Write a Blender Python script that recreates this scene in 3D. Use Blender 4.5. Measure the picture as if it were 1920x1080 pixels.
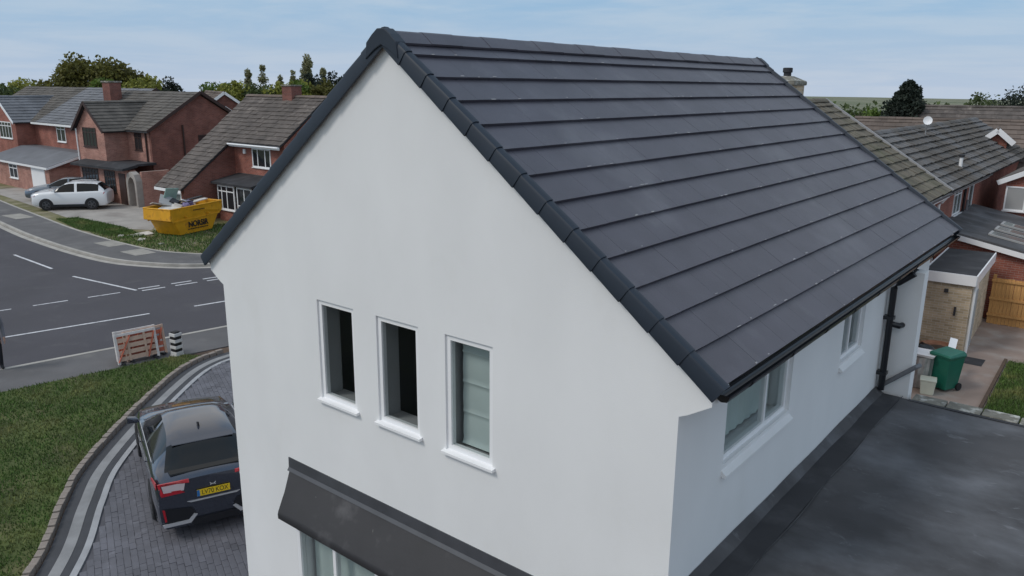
import bpy, bmesh, math, random
from mathutils import Vector, Matrix
R = math.radians
for o in list(bpy.data.objects): bpy.data.objects.remove(o)
scn = bpy.context.scene
col = scn.collection
rnd = random.Random(7)

# ------------------------------------------------------------------ camera
CAM = Vector((6.053, -5.503, 7.6))
YAW, PITCH, ROLL, FPX = -0.6795, 0.2528, 0.0080, 1471.1
fw = Vector((math.sin(YAW)*math.cos(PITCH), math.cos(YAW)*math.cos(PITCH), -math.sin(PITCH)))
rt = Vector((math.cos(YAW), -math.sin(YAW), 0)); up = rt.cross(fw)
r2 = rt*math.cos(ROLL)+up*math.sin(ROLL); u2 = -rt*math.sin(ROLL)+up*math.cos(ROLL)
cd = bpy.data.cameras.new('camera'); cam = bpy.data.objects.new('camera', cd); col.objects.link(cam)
cam.matrix_world = Matrix(((r2.x,u2.x,-fw.x,CAM.x),(r2.y,u2.y,-fw.y,CAM.y),(r2.z,u2.z,-fw.z,CAM.z),(0,0,0,1)))
cd.sensor_width = 36; cd.lens = FPX*36/1920; cd.clip_end = 20000; cd.clip_start = .05
scn.camera = cam

# ------------------------------------------------------------------ world, sun, exposure
SUN_EL, SUN_DIR = R(46), Vector((-0.52, -0.85, 0)).normalized()
w = bpy.data.worlds.new('World'); scn.world = w; w.use_nodes = True
nt = w.node_tree; nt.nodes.clear()
def nd(t, ty, **k):
    n = t.nodes.new(ty)
    for a, b in k.items(): setattr(n, a, b)
    return n
wo = nd(nt,'ShaderNodeOutputWorld'); bg = nd(nt,'ShaderNodeBackground'); nt.links.new(bg.outputs[0], wo.inputs[0])
sky = nd(nt,'ShaderNodeTexSky', sky_type='NISHITA'); sky.sun_disc = False; sky.sun_elevation = SUN_EL
sky.sun_rotation = math.atan2(SUN_DIR.x, SUN_DIR.y); sky.air_density = 1.0; sky.dust_density = 1.5; sky.ozone_density = 1.5
bg.inputs[1].default_value = 0.1
# broken clouds added above view to whiten ambient light, blue haze towards the horizon
tc = nd(nt,'ShaderNodeTexCoord'); sp_ = nd(nt,'ShaderNodeSeparateXYZ'); WL = nt.links.new; WL(tc.outputs['Generated'], sp_.inputs[0])
def wm(op, a, b, clamp=False):
    n = nd(nt,'ShaderNodeMath', operation=op); n.use_clamp = clamp
    for k, v in ((0,a),(1,b)):
        if v is None: continue
        if isinstance(v,(int,float)): n.inputs[k].default_value = v
        else: WL(v, n.inputs[k])
    return n.outputs[0]
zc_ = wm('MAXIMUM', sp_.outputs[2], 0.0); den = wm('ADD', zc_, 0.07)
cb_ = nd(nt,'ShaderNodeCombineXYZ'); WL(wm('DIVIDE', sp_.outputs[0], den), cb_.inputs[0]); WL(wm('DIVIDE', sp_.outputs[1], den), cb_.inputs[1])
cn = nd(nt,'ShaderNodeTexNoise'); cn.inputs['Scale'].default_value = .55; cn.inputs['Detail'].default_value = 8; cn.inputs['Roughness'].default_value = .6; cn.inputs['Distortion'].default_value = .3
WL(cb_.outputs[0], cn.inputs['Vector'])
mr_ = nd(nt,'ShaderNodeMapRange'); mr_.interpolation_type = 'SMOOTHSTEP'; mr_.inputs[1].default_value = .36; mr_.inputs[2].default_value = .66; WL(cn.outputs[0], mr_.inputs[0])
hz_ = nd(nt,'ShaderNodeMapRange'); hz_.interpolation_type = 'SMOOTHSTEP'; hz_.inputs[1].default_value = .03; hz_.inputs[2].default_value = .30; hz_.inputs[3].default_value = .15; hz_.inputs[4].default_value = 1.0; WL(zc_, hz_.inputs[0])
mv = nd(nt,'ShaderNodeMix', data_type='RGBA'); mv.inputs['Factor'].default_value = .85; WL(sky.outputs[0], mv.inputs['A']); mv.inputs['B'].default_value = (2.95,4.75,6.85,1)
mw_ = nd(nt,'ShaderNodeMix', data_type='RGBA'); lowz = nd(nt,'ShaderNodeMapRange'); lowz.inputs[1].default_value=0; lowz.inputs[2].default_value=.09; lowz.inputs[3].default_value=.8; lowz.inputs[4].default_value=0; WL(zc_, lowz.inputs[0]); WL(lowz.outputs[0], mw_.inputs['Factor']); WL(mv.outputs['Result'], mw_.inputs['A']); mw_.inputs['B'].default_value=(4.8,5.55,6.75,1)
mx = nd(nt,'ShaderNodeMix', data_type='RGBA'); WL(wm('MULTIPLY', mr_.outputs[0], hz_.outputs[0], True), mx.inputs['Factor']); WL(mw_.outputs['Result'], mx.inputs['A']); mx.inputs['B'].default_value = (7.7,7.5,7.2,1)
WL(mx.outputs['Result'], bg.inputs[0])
sd = bpy.data.lights.new('sun','SUN'); sd.energy = 1.25; sd.angle = R(16); sd.color = (1,.965,.91)
sun = bpy.data.objects.new('sun', sd); col.objects.link(sun)
sv = Vector((SUN_DIR.x*math.cos(SUN_EL), SUN_DIR.y*math.cos(SUN_EL), math.sin(SUN_EL)))
sun.rotation_euler = sv.to_track_quat('Z','Y').to_euler(); sun.location = (-20,-30,40)
vs = scn.view_settings; vs.view_transform = 'Standard'; vs.look = 'None'; vs.gamma = 1; vs.use_curve_mapping = False; vs.exposure = 0.07

# ------------------------------------------------------------------ materials
M = {}
def mat(name, c, rough=.7, var=0, vscale=3, bump=0, bscale=60, isl=0, c2=None, c2scale=1.5, c2lo=.45, c2hi=.7, metal=0, spec=.5, coat=0, stretch=None, detail=6, c3=None, c3scale=8, c3lo=.6, c3hi=.7):
    m = bpy.data.materials.new(name); m.use_nodes = True; t = m.node_tree; b = t.nodes['Principled BSDF']
    b.inputs['Roughness'].default_value = rough; b.inputs['Metallic'].default_value = metal; b.inputs['Specular IOR Level'].default_value = spec
    b.inputs['Coat Weight'].default_value = coat
    L = t.links.new
    cor = nd(t,'ShaderNodeTexCoord').outputs['Object']
    if stretch:
        mpn = nd(t,'ShaderNodeMapping'); mpn.inputs['Scale'].default_value = stretch; L(cor, mpn.inputs[0]); cor = mpn.outputs[0]
    rgb = nd(t,'ShaderNodeRGB'); rgb.outputs[0].default_value = (*c,1); out = rgb.outputs[0]
    if c2:
        n = nd(t,'ShaderNodeTexNoise'); n.inputs['Scale'].default_value = c2scale; n.inputs['Detail'].default_value = detail; n.inputs['Roughness'].default_value=.6; L(cor, n.inputs['Vector'])
        mr = nd(t,'ShaderNodeMapRange'); mr.inputs[1].default_value=c2lo; mr.inputs[2].default_value=c2hi; L(n.outputs[0], mr.inputs[0])
        mi = nd(t,'ShaderNodeMix', data_type='RGBA'); L(mr.outputs[0], mi.inputs['Factor']); L(out, mi.inputs['A']); mi.inputs['B'].default_value=(*c2,1); out = mi.outputs['Result']
    if c3:
        n = nd(t,'ShaderNodeTexNoise'); n.inputs['Scale'].default_value = c3scale; n.inputs['Detail'].default_value = 8; n.inputs['Roughness'].default_value=.65; n.inputs['Distortion'].default_value=.6; L(cor, n.inputs['Vector'])
        mr = nd(t,'ShaderNodeMapRange'); mr.inputs[1].default_value=c3lo; mr.inputs[2].default_value=c3hi; mr.inputs[4].default_value=.8; L(n.outputs[0], mr.inputs[0])
        mi = nd(t,'ShaderNodeMix', data_type='RGBA'); L(mr.outputs[0], mi.inputs['Factor']); L(out, mi.inputs['A']); mi.inputs['B'].default_value=(*c3,1); out = mi.outputs['Result']
    fac = None
    if var:
        n = nd(t,'ShaderNodeTexNoise'); n.inputs['Scale'].default_value = vscale; n.inputs['Detail'].default_value = detail; L(cor, n.inputs['Vector'])
        mr = nd(t,'ShaderNodeMapRange'); mr.inputs[1].default_value=.25; mr.inputs[2].default_value=.75; mr.inputs[3].default_value=1-var; mr.inputs[4].default_value=1+var; L(n.outputs[0], mr.inputs[0]); fac = mr.outputs[0]
    if isl:
        g = nd(t,'ShaderNodeNewGeometry'); mr = nd(t,'ShaderNodeMapRange'); mr.inputs[3].default_value=1-isl; mr.inputs[4].default_value=1+isl; L(g.outputs['Random Per Island'], mr.inputs[0])
        if fac:
            ml = nd(t,'ShaderNodeMath', operation='MULTIPLY'); L(fac, ml.inputs[0]); L(mr.outputs[0], ml.inputs[1]); fac = ml.outputs[0]
        else: fac = mr.outputs[0]
    if fac:
        hs = nd(t,'ShaderNodeHueSaturation'); L(out, hs.inputs['Color']); L(fac, hs.inputs['Value']); out = hs.outputs[0]
    L(out, b.inputs['Base Color'])
    if bump:
        n = nd(t,'ShaderNodeTexNoise'); n.inputs['Scale'].default_value = bscale; n.inputs['Detail'].default_value = 4; L(cor, n.inputs['Vector'])
        bp = nd(t,'ShaderNodeBump'); bp.inputs['Strength'].default_value = bump; bp.inputs['Distance'].default_value = .02; L(n.outputs[0], bp.inputs['Height']); L(bp.outputs[0], b.inputs['Normal'])
    M[name] = m; return m
def brick(name, c1, c2, mortar, rough=.85, sc=1.0):
    m = bpy.data.materials.new(name); m.use_nodes=True; t=m.node_tree; b=t.nodes['Principled BSDF']; L=t.links.new
    b.inputs['Roughness'].default_value=rough; b.inputs['Specular IOR Level'].default_value=.25
    tcn=nd(t,'ShaderNodeTexCoord'); sp=nd(t,'ShaderNodeSeparateXYZ'); L(tcn.outputs['Object'],sp.inputs[0])
    ad=nd(t,'ShaderNodeMath',operation='ADD'); L(sp.outputs[0],ad.inputs[0]); L(sp.outputs[1],ad.inputs[1])
    cb=nd(t,'ShaderNodeCombineXYZ'); L(ad.outputs[0],cb.inputs[0]); L(sp.outputs[2],cb.inputs[1])
    bt=nd(t,'ShaderNodeTexBrick'); L(cb.outputs[0],bt.inputs['Vector'])
    bt.inputs['Scale'].default_value=1/sc; bt.inputs['Brick Width'].default_value=.225; bt.inputs['Row Height'].default_value=.075; bt.inputs['Mortar Size'].default_value=.006; bt.inputs['Mortar Smooth'].default_value=.2
    bt.inputs['Color1'].default_value=(*c1,1); bt.inputs['Color2'].default_value=(*c2,1); bt.inputs['Mortar'].default_value=(*mortar,1)
    n=nd(t,'ShaderNodeTexNoise'); n.inputs['Scale'].default_value=1.3; n.inputs['Detail'].default_value=6; L(tcn.outputs['Object'],n.inputs['Vector'])
    mr=nd(t,'ShaderNodeMapRange'); mr.inputs[1].default_value=.3; mr.inputs[2].default_value=.7; mr.inputs[3].default_value=.75; mr.inputs[4].default_value=1.2; L(n.outputs[0],mr.inputs[0])
    hs=nd(t,'ShaderNodeHueSaturation'); L(bt.outputs[0],hs.inputs['Color']); L(mr.outputs[0],hs.inputs['Value']); L(hs.outputs[0],b.inputs['Base Color'])
    bp=nd(t,'ShaderNodeBump'); bp.inputs['Strength'].default_value=.5; bp.inputs['Distance'].default_value=.01; bp.invert=True; L(bt.outputs['Fac'],bp.inputs['Height']); L(bp.outputs[0],b.inputs['Normal'])
    M[name]=m
def glass(name, tint=(.75,.82,.82), dark=.0, alpha=.75):
    m=bpy.data.materials.new(name); m.use_nodes=True; t=m.node_tree; b=t.nodes['Principled BSDF']; L=t.links.new
    b.inputs['Base Color'].default_value=(.01,.012,.014,1); b.inputs['Roughness'].default_value=.04; b.inputs['Specular IOR Level'].default_value=.6
    tr=nd(t,'ShaderNodeBsdfTransparent'); tr.inputs[0].default_value=(*tint,1)
    ms=nd(t,'ShaderNodeMixShader'); ms.inputs[0].default_value=1-alpha; L(tr.outputs[0],ms.inputs[1]); L(b.outputs[0],ms.inputs[2])
    o=t.nodes['Material Output']; L(ms.outputs[0],o.inputs[0]); M[name]=m
mat('render',(.82,.82,.82),.9,var=.05,vscale=.9,bump=.10,bscale=140,detail=10,c2=(.77,.765,.75),c2scale=1.6,c2lo=.56,c2hi=.9,stretch=(1,1,.6))
mat('upvc',(.90,.90,.91),.3,var=.02)
mat('interior',(.40,.40,.41),.9,var=.03)
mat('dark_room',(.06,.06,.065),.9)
mat('blind',(.70,.78,.75),.8,var=.05,vscale=4)
mat('curtain',(.55,.56,.56),.9,var=.1,vscale=8)
mat('tile',(.072,.068,.086),.45,var=.16,vscale=2.2,bump=.12,bscale=90,isl=.025,c2=(.19,.19,.21),c2scale=.5,c2lo=.54,c2hi=.95,c3=(.13,.13,.145),c3scale=1.8,c3lo=.60,c3hi=.85)
mat('verge',(.015,.023,.037),.5,var=.12,vscale=3,isl=.08)
mat('pointing',(.34,.34,.35),.9)
mat('black_plastic',(.012,.013,.017),.32,var=.1)
mat('membrane',(.075,.074,.078),.8,spec=.3,var=.32,vscale=.9,bump=.16,bscale=22,c3=(.23,.235,.25),c3scale=2.6,c3lo=.60,c3hi=.80,c2=(.17,.175,.19),c2scale=.7,c2lo=.47,c2hi=.80,stretch=(1,1.4,1))
mat('lead',(.022,.021,.024),.6,var=.25,vscale=1.6,bump=.08,bscale=12,c2=(.12,.115,.12),c2scale=1.6,c2lo=.56,c2hi=.95,c3=(.26,.25,.24),c3scale=6,c3lo=.70,c3hi=.78)
mat('lead_flash',(.065,.068,.078),.5,var=.2,vscale=3)
mat('moss_stone',(.20,.19,.16),.95,var=.35,vscale=7,bump=.5,bscale=25,c2=(.50,.49,.45),c2scale=5,c2lo=.52,c2hi=.62)
brick('red_brick',(.36,.125,.088),(.27,.09,.068),(.36,.26,.22))
brick('pink_brick',(.47,.235,.185),(.36,.165,.13),(.45,.35,.30))
brick('dark_brick',(.25,.098,.076),(.185,.072,.058),(.25,.18,.16))
brick('buff_brick',(.60,.48,.34),(.42,.33,.22),(.62,.57,.50))
mat('moss_tile',(.135,.115,.085),.9,var=.35,vscale=1.6,bump=.3,bscale=40,isl=.2,c2=(.105,.10,.06),c2scale=.9,c2lo=.48,c2hi=.70)
mat('grey_tile',(.15,.142,.14),.75,var=.25,vscale=.7,bump=.2,bscale=30,isl=.15,c2=(.085,.070,.056),c2scale=.35,c2lo=.38,c2hi=.55)
mat('brown_tile',(.110,.092,.082),.85,var=.3,vscale=1.5,bump=.3,bscale=30,isl=.16,c2=(.22,.19,.165),c2scale=2.5,c2lo=.58,c2hi=.75)
mat('olive_tile',(.108,.097,.086),.85,var=.3,vscale=1.2,isl=.14,bump=.2)
mat('slate_tile',(.135,.14,.155),.6,var=.2,vscale=1,isl=.12)
mat('tan_tile',(.14,.108,.090),.9,var=.3,vscale=.5,isl=.15)
mat('asphalt',(.066,.062,.072),.85,var=.16,vscale=.35,bump=.25,bscale=150,detail=10,c3=(.105,.10,.105),c3scale=.9,c3lo=.55,c3hi=.8)
mat('old_asphalt',(.125,.12,.122),.9,var=.22,vscale=.8,bump=.3,bscale=120,detail=10,c2=(.20,.19,.18),c2scale=.5,c2lo=.55,c2hi=.75)
mat('paving_slab',(.32,.30,.27),.9,var=.2,vscale=3,bump=.2)
mat('concrete',(.36,.33,.30),.9,var=.18,vscale=.9,bump=.2,c2=(.24,.21,.19),c2scale=.7,c2lo=.5,c2hi=.75)
mat('patio',(.29,.22,.185),.9,var=.25,vscale=.8,bump=.25,c2=(.36,.32,.29),c2scale=.9,c2lo=.5,c2hi=.72)
mat('kerb',(.40,.375,.34),.9,var=.2,vscale=2,bump=.2)
mat('paint',(.60,.60,.62),.8,var=.2,vscale=5,bump=.2,c2=(.25,.25,.26),c2scale=7,c2lo=.55,c2hi=.7)
mat('paver',(.125,.125,.145),.7,var=.25,vscale=1.5,bump=.3,bscale=60,isl=.10,c3=(.20,.20,.23),c3scale=3.5,c3lo=.56,c3hi=.75)
mat('paver_mid',(.26,.26,.265),.85,var=.2,vscale=3,isl=.1,bump=.2)
mat('paver_dark',(.055,.057,.065),.8,var=.15,isl=.15,bump=.2)
mat('paver_light',(.36,.365,.38),.8,var=.15,vscale=4,isl=.08,bump=.2)
mat('joint',(.10,.10,.115),.95,var=.2)
mat('edging',(.33,.285,.25),.9,var=.3,vscale=6,isl=.25,bump=.3,c2=(.2,.15,.13),c2scale=4)
mat('soil',(.10,.065,.045),.95,var=.3,vscale=4,bump=.5)
mat('turf',(.075,.098,.026),.95,var=.4,vscale=1.2,bump=.6,bscale=30,c2=(.14,.125,.06),c2scale=.7,c2lo=.52,c2hi=.75)
mat('grass',(.080,.145,.028),.8,isl=.45,c2=(.26,.24,.09),c2scale=.75,c2lo=.50,c2hi=.72,c3=(.05,.085,.02),c3scale=1.6,c3lo=.52,c3hi=.72)
mat('scrub',(.16,.15,.065),.95,var=.35,vscale=1,bump=.5,c2=(.27,.23,.16),c2scale=.6,c2lo=.48,c2hi=.65)
mat('field',(.115,.13,.065),.95,var=.35,vscale=.012,c2=(.20,.195,.13),c2scale=.006,c2lo=.45,c2hi=.6)
mat('bark',(.09,.07,.05),.95,var=.3)
for n_,c_ in (('leaf_olive',(.135,.13,.032)),('leaf_green',(.12,.18,.035)),('leaf_lime',(.25,.26,.055)),('leaf_dark',(.030,.042,.030)),('leaf_pale',(.24,.24,.13)),('leaf_mid',(.085,.115,.04)),('leaf_rust',(.13,.06,.03))):
    m_=mat(n_,c_,.75,isl=.45,var=.25,vscale=.35); t_=m_.node_tree; b_=t_.nodes['Principled BSDF']; tl_=nd(t_,'ShaderNodeBsdfTranslucent'); t_.links.new(b_.inputs['Base Color'].links[0].from_socket,tl_.inputs[0]); ms_=nd(t_,'ShaderNodeMixShader'); ms_.inputs[0].default_value=.4; t_.links.new(b_.outputs[0],ms_.inputs[1]); t_.links.new(tl_.outputs[0],ms_.inputs[2]); t_.links.new(ms_.outputs[0],t_.nodes['Material Output'].inputs[0])
mat('car_paint',(.050,.058,.082),.2,metal=.5,coat=1.0,var=.03)
mat('white_paint',(.78,.79,.81),.25,coat=.6)
mat('silver_paint',(.28,.30,.33),.25,metal=.6,coat=.6)
mat('blue_paint',(.17,.20,.24),.25,metal=.6,coat=.6)
mat('tyre',(.018,.018,.02),.85); mat('rim',(.13,.13,.14),.35,metal=.8)
mat('car_glass',(.006,.007,.008),.08,spec=.35); mat('screen_glass',(.05,.065,.075),.06,spec=.8)
mat('red_lens',(.45,.012,.025),.18,coat=.5); mat('clear_lens',(.66,.56,.58),.15,coat=.5)
mat('silver',(.62,.62,.64),.3,metal=.4); mat('plate_yellow',(.80,.55,.015),.5); mat('plate_white',(.75,.75,.75),.5); mat('plate_blue',(.02,.16,.45),.5); mat('ink',(.012,.012,.012),.7)
mat('skip_yellow',(.72,.35,.012),.5,var=.16,vscale=2.5,c2=(.30,.11,.02),c2scale=2.4,c2lo=.58,c2hi=.75,bump=.1,bscale=20)
mat('skip_inside',(.16,.10,.04),.8,var=.3)
mat('plasterboard',(.60,.57,.53),.9,var=.2,vscale=5); mat('teal_board',(.28,.42,.38),.8,var=.2); mat('purple_bag',(.16,.13,.26),.5); mat('waste_dark',(.03,.03,.035),.7); mat('waste_wood',(.35,.26,.18),.9,var=.25)
mat('barrier_orange',(.50,.14,.085),.6,var=.2,vscale=8); mat('barrier_cream',(.55,.39,.30),.7,var=.2,vscale=6); mat('barrier_white',(.68,.64,.62),.6,var=.15,vscale=6)
mat('bollard_white',(.62,.61,.60),.6,var=.1)
mat('bin_green',(.012,.14,.095),.45,var=.12,vscale=5); mat('galvanised',(.42,.42,.42),.45,metal=.5,var=.3,vscale=6); mat('tub',(.55,.58,.50),.6,var=.1); mat('black_bag',(.012,.012,.014),.35,bump=.6,bscale=14)
mat('fence_wood',(.52,.28,.10),.8,var=.25,vscale=6,isl=.2,stretch=(6,6,.7)); mat('felt',(.030,.030,.034),.8,var=.3,vscale=2,c2=(.075,.075,.08),c2scale=1.3,c2lo=.52,c2hi=.8)
mat('grey_pipe',(.18,.185,.20),.5); mat('brown_frame',(.045,.022,.018),.6); mat('trousers',(.012,.012,.016),.9); mat('jacket',(.16,.16,.18),.9); mat('skin',(.45,.28,.21),.6); mat('hair',(.03,.02,.015),.8); mat('terracotta',(.35,.17,.10),.85,var=.2)
glass('pane',(.93,.95,.95),alpha=.88); glass('far_glass',(.2,.22,.24),alpha=.35)
mat('dark_pane',(.022,.026,.030),.08,spec=.8); mat('pale_pane',(.16,.19,.19),.1,spec=.7); mat('net',(.36,.36,.36),.8)

# ------------------------------------------------------------------ mesh helpers
def tag(o, label=None, cat=None, group=None, kind=None):
    if label: o['label']=label
    if cat: o['category']=cat
    if group: o['group']=group
    if kind: o['kind']=kind
    return o
def empty(name, loc=(0,0,0), rz=0, **k):
    o=bpy.data.objects.new(name,None); col.objects.link(o); o.location=loc; o.rotation_euler=(0,0,rz); o.empty_display_size=.2
    return tag(o,**k)
def link(name, me, parent=None, **k):
    o=bpy.data.objects.new(name,me); col.objects.link(o)
    if parent: o.parent=parent
    return tag(o,**k)
class MB:
    def __init__(s): s.v=[]; s.f=[]
    def add(s,vs,fs):
        n=len(s.v); s.v+= [tuple(q) for q in vs]; s.f+=[tuple(i+n for i in f) for f in fs]; return s
    def box(s,x0,x1,y0,y1,z0,z1):
        return s.add([(x0,y0,z0),(x1,y0,z0),(x1,y1,z0),(x0,y1,z0),(x0,y0,z1),(x1,y0,z1),(x1,y1,z1),(x0,y1,z1)],[(3,2,1,0),(4,5,6,7),(0,1,5,4),(1,2,6,5),(2,3,7,6),(3,0,4,7)])
    def obox(s,c,ax,ay,az):   # centre and half-axes
        c=Vector(c); ax=Vector(ax); ay=Vector(ay); az=Vector(az)
        return s.add([c+i*ax+j*ay+k*az for i,j,k in ((-1,-1,-1),(1,-1,-1),(1,1,-1),(-1,1,-1),(-1,-1,1),(1,-1,1),(1,1,1),(-1,1,1))],[(3,2,1,0),(4,5,6,7),(0,1,5,4),(1,2,6,5),(2,3,7,6),(3,0,4,7)])
    def beam(s,a,b,wd,ht,upv=(0,0,1)):
        a=Vector(a); b=Vector(b); d=(b-a); u=Vector(upv); sx=d.cross(u).normalized(); uu=sx.cross(d).normalized()
        return s.obox((a+b)/2,d/2,sx*wd/2,uu*ht/2)
    def prism(s,poly,vec):    # poly: list of 3D points; extruded along vec
        n=len(poly); vec=Vector(vec); a=[Vector(q) for q in poly]
        return s.add(a+[q+vec for q in a],[tuple(range(n-1,-1,-1)),tuple(range(n,2*n))]+[(i,(i+1)%n,(i+1)%n+n,i+n) for i in range(n)])
    def tube(s,pts,rad,n=10,cap=True):
        pts=[Vector(q) for q in pts]; rs=rad if isinstance(rad,(list,tuple)) else [rad]*len(pts); rings=[]
        for i,q in enumerate(pts):
            d=(pts[min(i+1,len(pts)-1)]-pts[max(i-1,0)]).normalized(); a=Vector((0,0,1)) if abs(d.z)<.9 else Vector((1,0,0)); x=d.cross(a).normalized(); y=d.cross(x)
            rings.append([q+(x*math.cos(t)+y*math.sin(t))*rs[i] for t in [2*math.pi*k/n for k in range(n)]])
        vs=[v for r_ in rings for v in r_]; fs=[(i*n+k,i*n+(k+1)%n,(i+1)*n+(k+1)%n,(i+1)*n+k) for i in range(len(pts)-1) for k in range(n)]
        if cap: fs+=[tuple(range(n-1,-1,-1)),tuple(range((len(pts)-1)*n,len(pts)*n))]
        return s.add(vs,fs)
    def lathe(s,prof,n=16,c=(0,0,0)):
        vs=[(c[0]+r_*math.cos(2*math.pi*k/n),c[1]+r_*math.sin(2*math.pi*k/n),c[2]+z) for r_,z in prof for k in range(n)]
        m=len(prof); return s.add(vs,[(i*n+k,i*n+(k+1)%n,(i+1)*n+(k+1)%n,(i+1)*n+k) for i in range(m-1) for k in range(n)]+[tuple(range(n-1,-1,-1)),tuple(range((m-1)*n,m*n))])
    def mesh(s,name,m,smooth=False,bev=0):
        me=bpy.data.meshes.new(name); me.from_pydata(s.v,[],s.f)
        bm=bmesh.new(); bm.from_mesh(me); bmesh.ops.recalc_face_normals(bm,faces=bm.faces[:])
        if bev: bmesh.ops.bevel(bm,geom=bm.edges[:],offset=bev,segments=2,profile=.6,affect='EDGES')
        bm.to_mesh(me); bm.free()
        me.materials.append(M[m] if isinstance(m,str) else m)
        if smooth:
            me.polygons.foreach_set('use_smooth',[True]*len(me.polygons)); me.set_sharp_from_angle(angle=R(40))
        return me
    def build(s,name,m,parent=None,smooth=False,bev=0,**k): return link(name,s.mesh(name,m,smooth,bev),parent,**k)
def box(name,m,parent,a,bev=0,**k): return MB().box(*a).build(name,m,parent,bev=bev,**k)
def sheet(name,pts,z,m,kind='structure',parent=None,thick=0,**k):
    """flat polygon (may be concave) filled at height z; thick>0 gives it a skirt"""
    bm=bmesh.new(); vs=[bm.verts.new((q[0],q[1],z)) for q in pts]; es=[bm.edges.new((vs[i],vs[(i+1)%len(vs)])) for i in range(len(vs))]
    bmesh.ops.triangle_fill(bm,use_beauty=True,edges=es)
    for f in bm.faces:
        if f.normal.z<0: f.normal_flip()
    if thick:
        lo=[bm.verts.new((q[0],q[1],z-thick)) for q in pts]
        for i in range(len(vs)): j=(i+1)%len(vs); bm.faces.new((vs[i],vs[j],lo[j],lo[i]))
        bmesh.ops.recalc_face_normals(bm,faces=bm.faces[:])
    me=bpy.data.meshes.new(name); bm.to_mesh(me); bm.free(); me.materials.append(M[m]); return link(name,me,parent,kind=kind,**k)
def wall(name,m,parent,outer,holes,origin,ux,nrm,th,**k):
    """wall slab: outer polygon and rectangular holes in (u,z); ux horizontal unit, nrm outward unit; extends th inwards"""
    ux=Vector(ux); nrm=Vector(nrm); o=Vector(origin); bm=bmesh.new(); loops=[list(outer)]+[[(a,c),(b,c),(b,d),(a,d)] for a,b,c,d in holes]
    es=[]; rings=[]
    for lp in loops:
        vv=[bm.verts.new(o+ux*q[0]+Vector((0,0,q[1]))) for q in lp]; rings.append(vv); es+=[bm.edges.new((vv[i],vv[(i+1)%len(vv)])) for i in range(len(vv))]
    bmesh.ops.triangle_fill(bm,use_beauty=True,edges=es)
    front=bm.faces[:]; mp_={}
    for vv in rings:
        for v_ in vv: mp_[v_]=bm.verts.new(v_.co-nrm*th)
    for f in front: bm.faces.new([mp_[v_] for v_ in reversed(f.verts)])
    for vv in rings:
        for i in range(len(vv)): a,b=vv[i],vv[(i+1)%len(vv)]; bm.faces.new((a,b,mp_[b],mp_[a]))
    bmesh.ops.recalc_face_normals(bm,faces=bm.faces[:])
    me=bpy.data.meshes.new(name); bm.to_mesh(me); bm.free(); me.materials.append(M[m]); return link(name,me,parent,**k)
def smoothpath(pts,n=6):
    P=[Vector((q[0],q[1],0)) for q in pts]; out=[]
    for i in range(len(P)-1):
        a,b,c,d=P[max(i-1,0)],P[i],P[i+1],P[min(i+2,len(P)-1)]
        for k in range(n):
            t=k/n; out.append(.5*((2*b)+(c-a)*t+(2*a-5*b+4*c-d)*t*t+(3*b-a-3*c+d)*t**3))
    return out+[P[-1]]
def offset(path,d):
    out=[]
    for i,q in enumerate(path):
        t=(path[min(i+1,len(path)-1)]-path[max(i-1,0)]).normalized(); out.append(q+Vector((-t.y,t.x,0))*d)
    return out
def strip(name,path,d0,d1,z0,z1,m,kind='structure',parent=None,**k):
    a=offset(path,d0); b=offset(path,d1); mb=MB(); n=len(path)
    vs=[(q.x,q.y,z) for L_,z in ((a,z0),(b,z0),(b,z1),(a,z1)) for q in L_]
    fs=[(j*n+i,j*n+i+1,((j+1)%4)*n+i+1,((j+1)%4)*n+i) for j in range(4) for i in range(n-1)]+[(0,n,2*n,3*n),(n-1,2*n-1,3*n-1,4*n-1)]
    return mb.add(vs,fs).build(name,m,parent,kind=kind,**k)
def resample(path,step):
    out=[path[0]]; acc=0
    for a,b in zip(path,path[1:]):
        L_=(b-a).length; t=step-acc
        while t<=L_: out.append(a+(b-a)*(t/L_)); t+=step
        acc=(acc+L_)%step
    return out
def text(name,body,m,parent,size,loc,rot,ext=.002,align='CENTER',sx=1,bold=0):
    cu=bpy.data.curves.new(name,'FONT'); cu.body=body; cu.size=size; cu.extrude=ext; cu.offset=bold; cu.align_x=align; cu.align_y='CENTER'
    t=bpy.data.objects.new('tmp',cu); col.objects.link(t); dg=bpy.context.evaluated_depsgraph_get(); me=bpy.data.meshes.new_from_object(t.evaluated_get(dg)); bpy.data.objects.remove(t)
    me.materials.clear(); me.materials.append(M[m]); o=link(name,me,parent); o.location=loc; o.rotation_euler=rot; o.scale=(sx,1,1); return o
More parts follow.
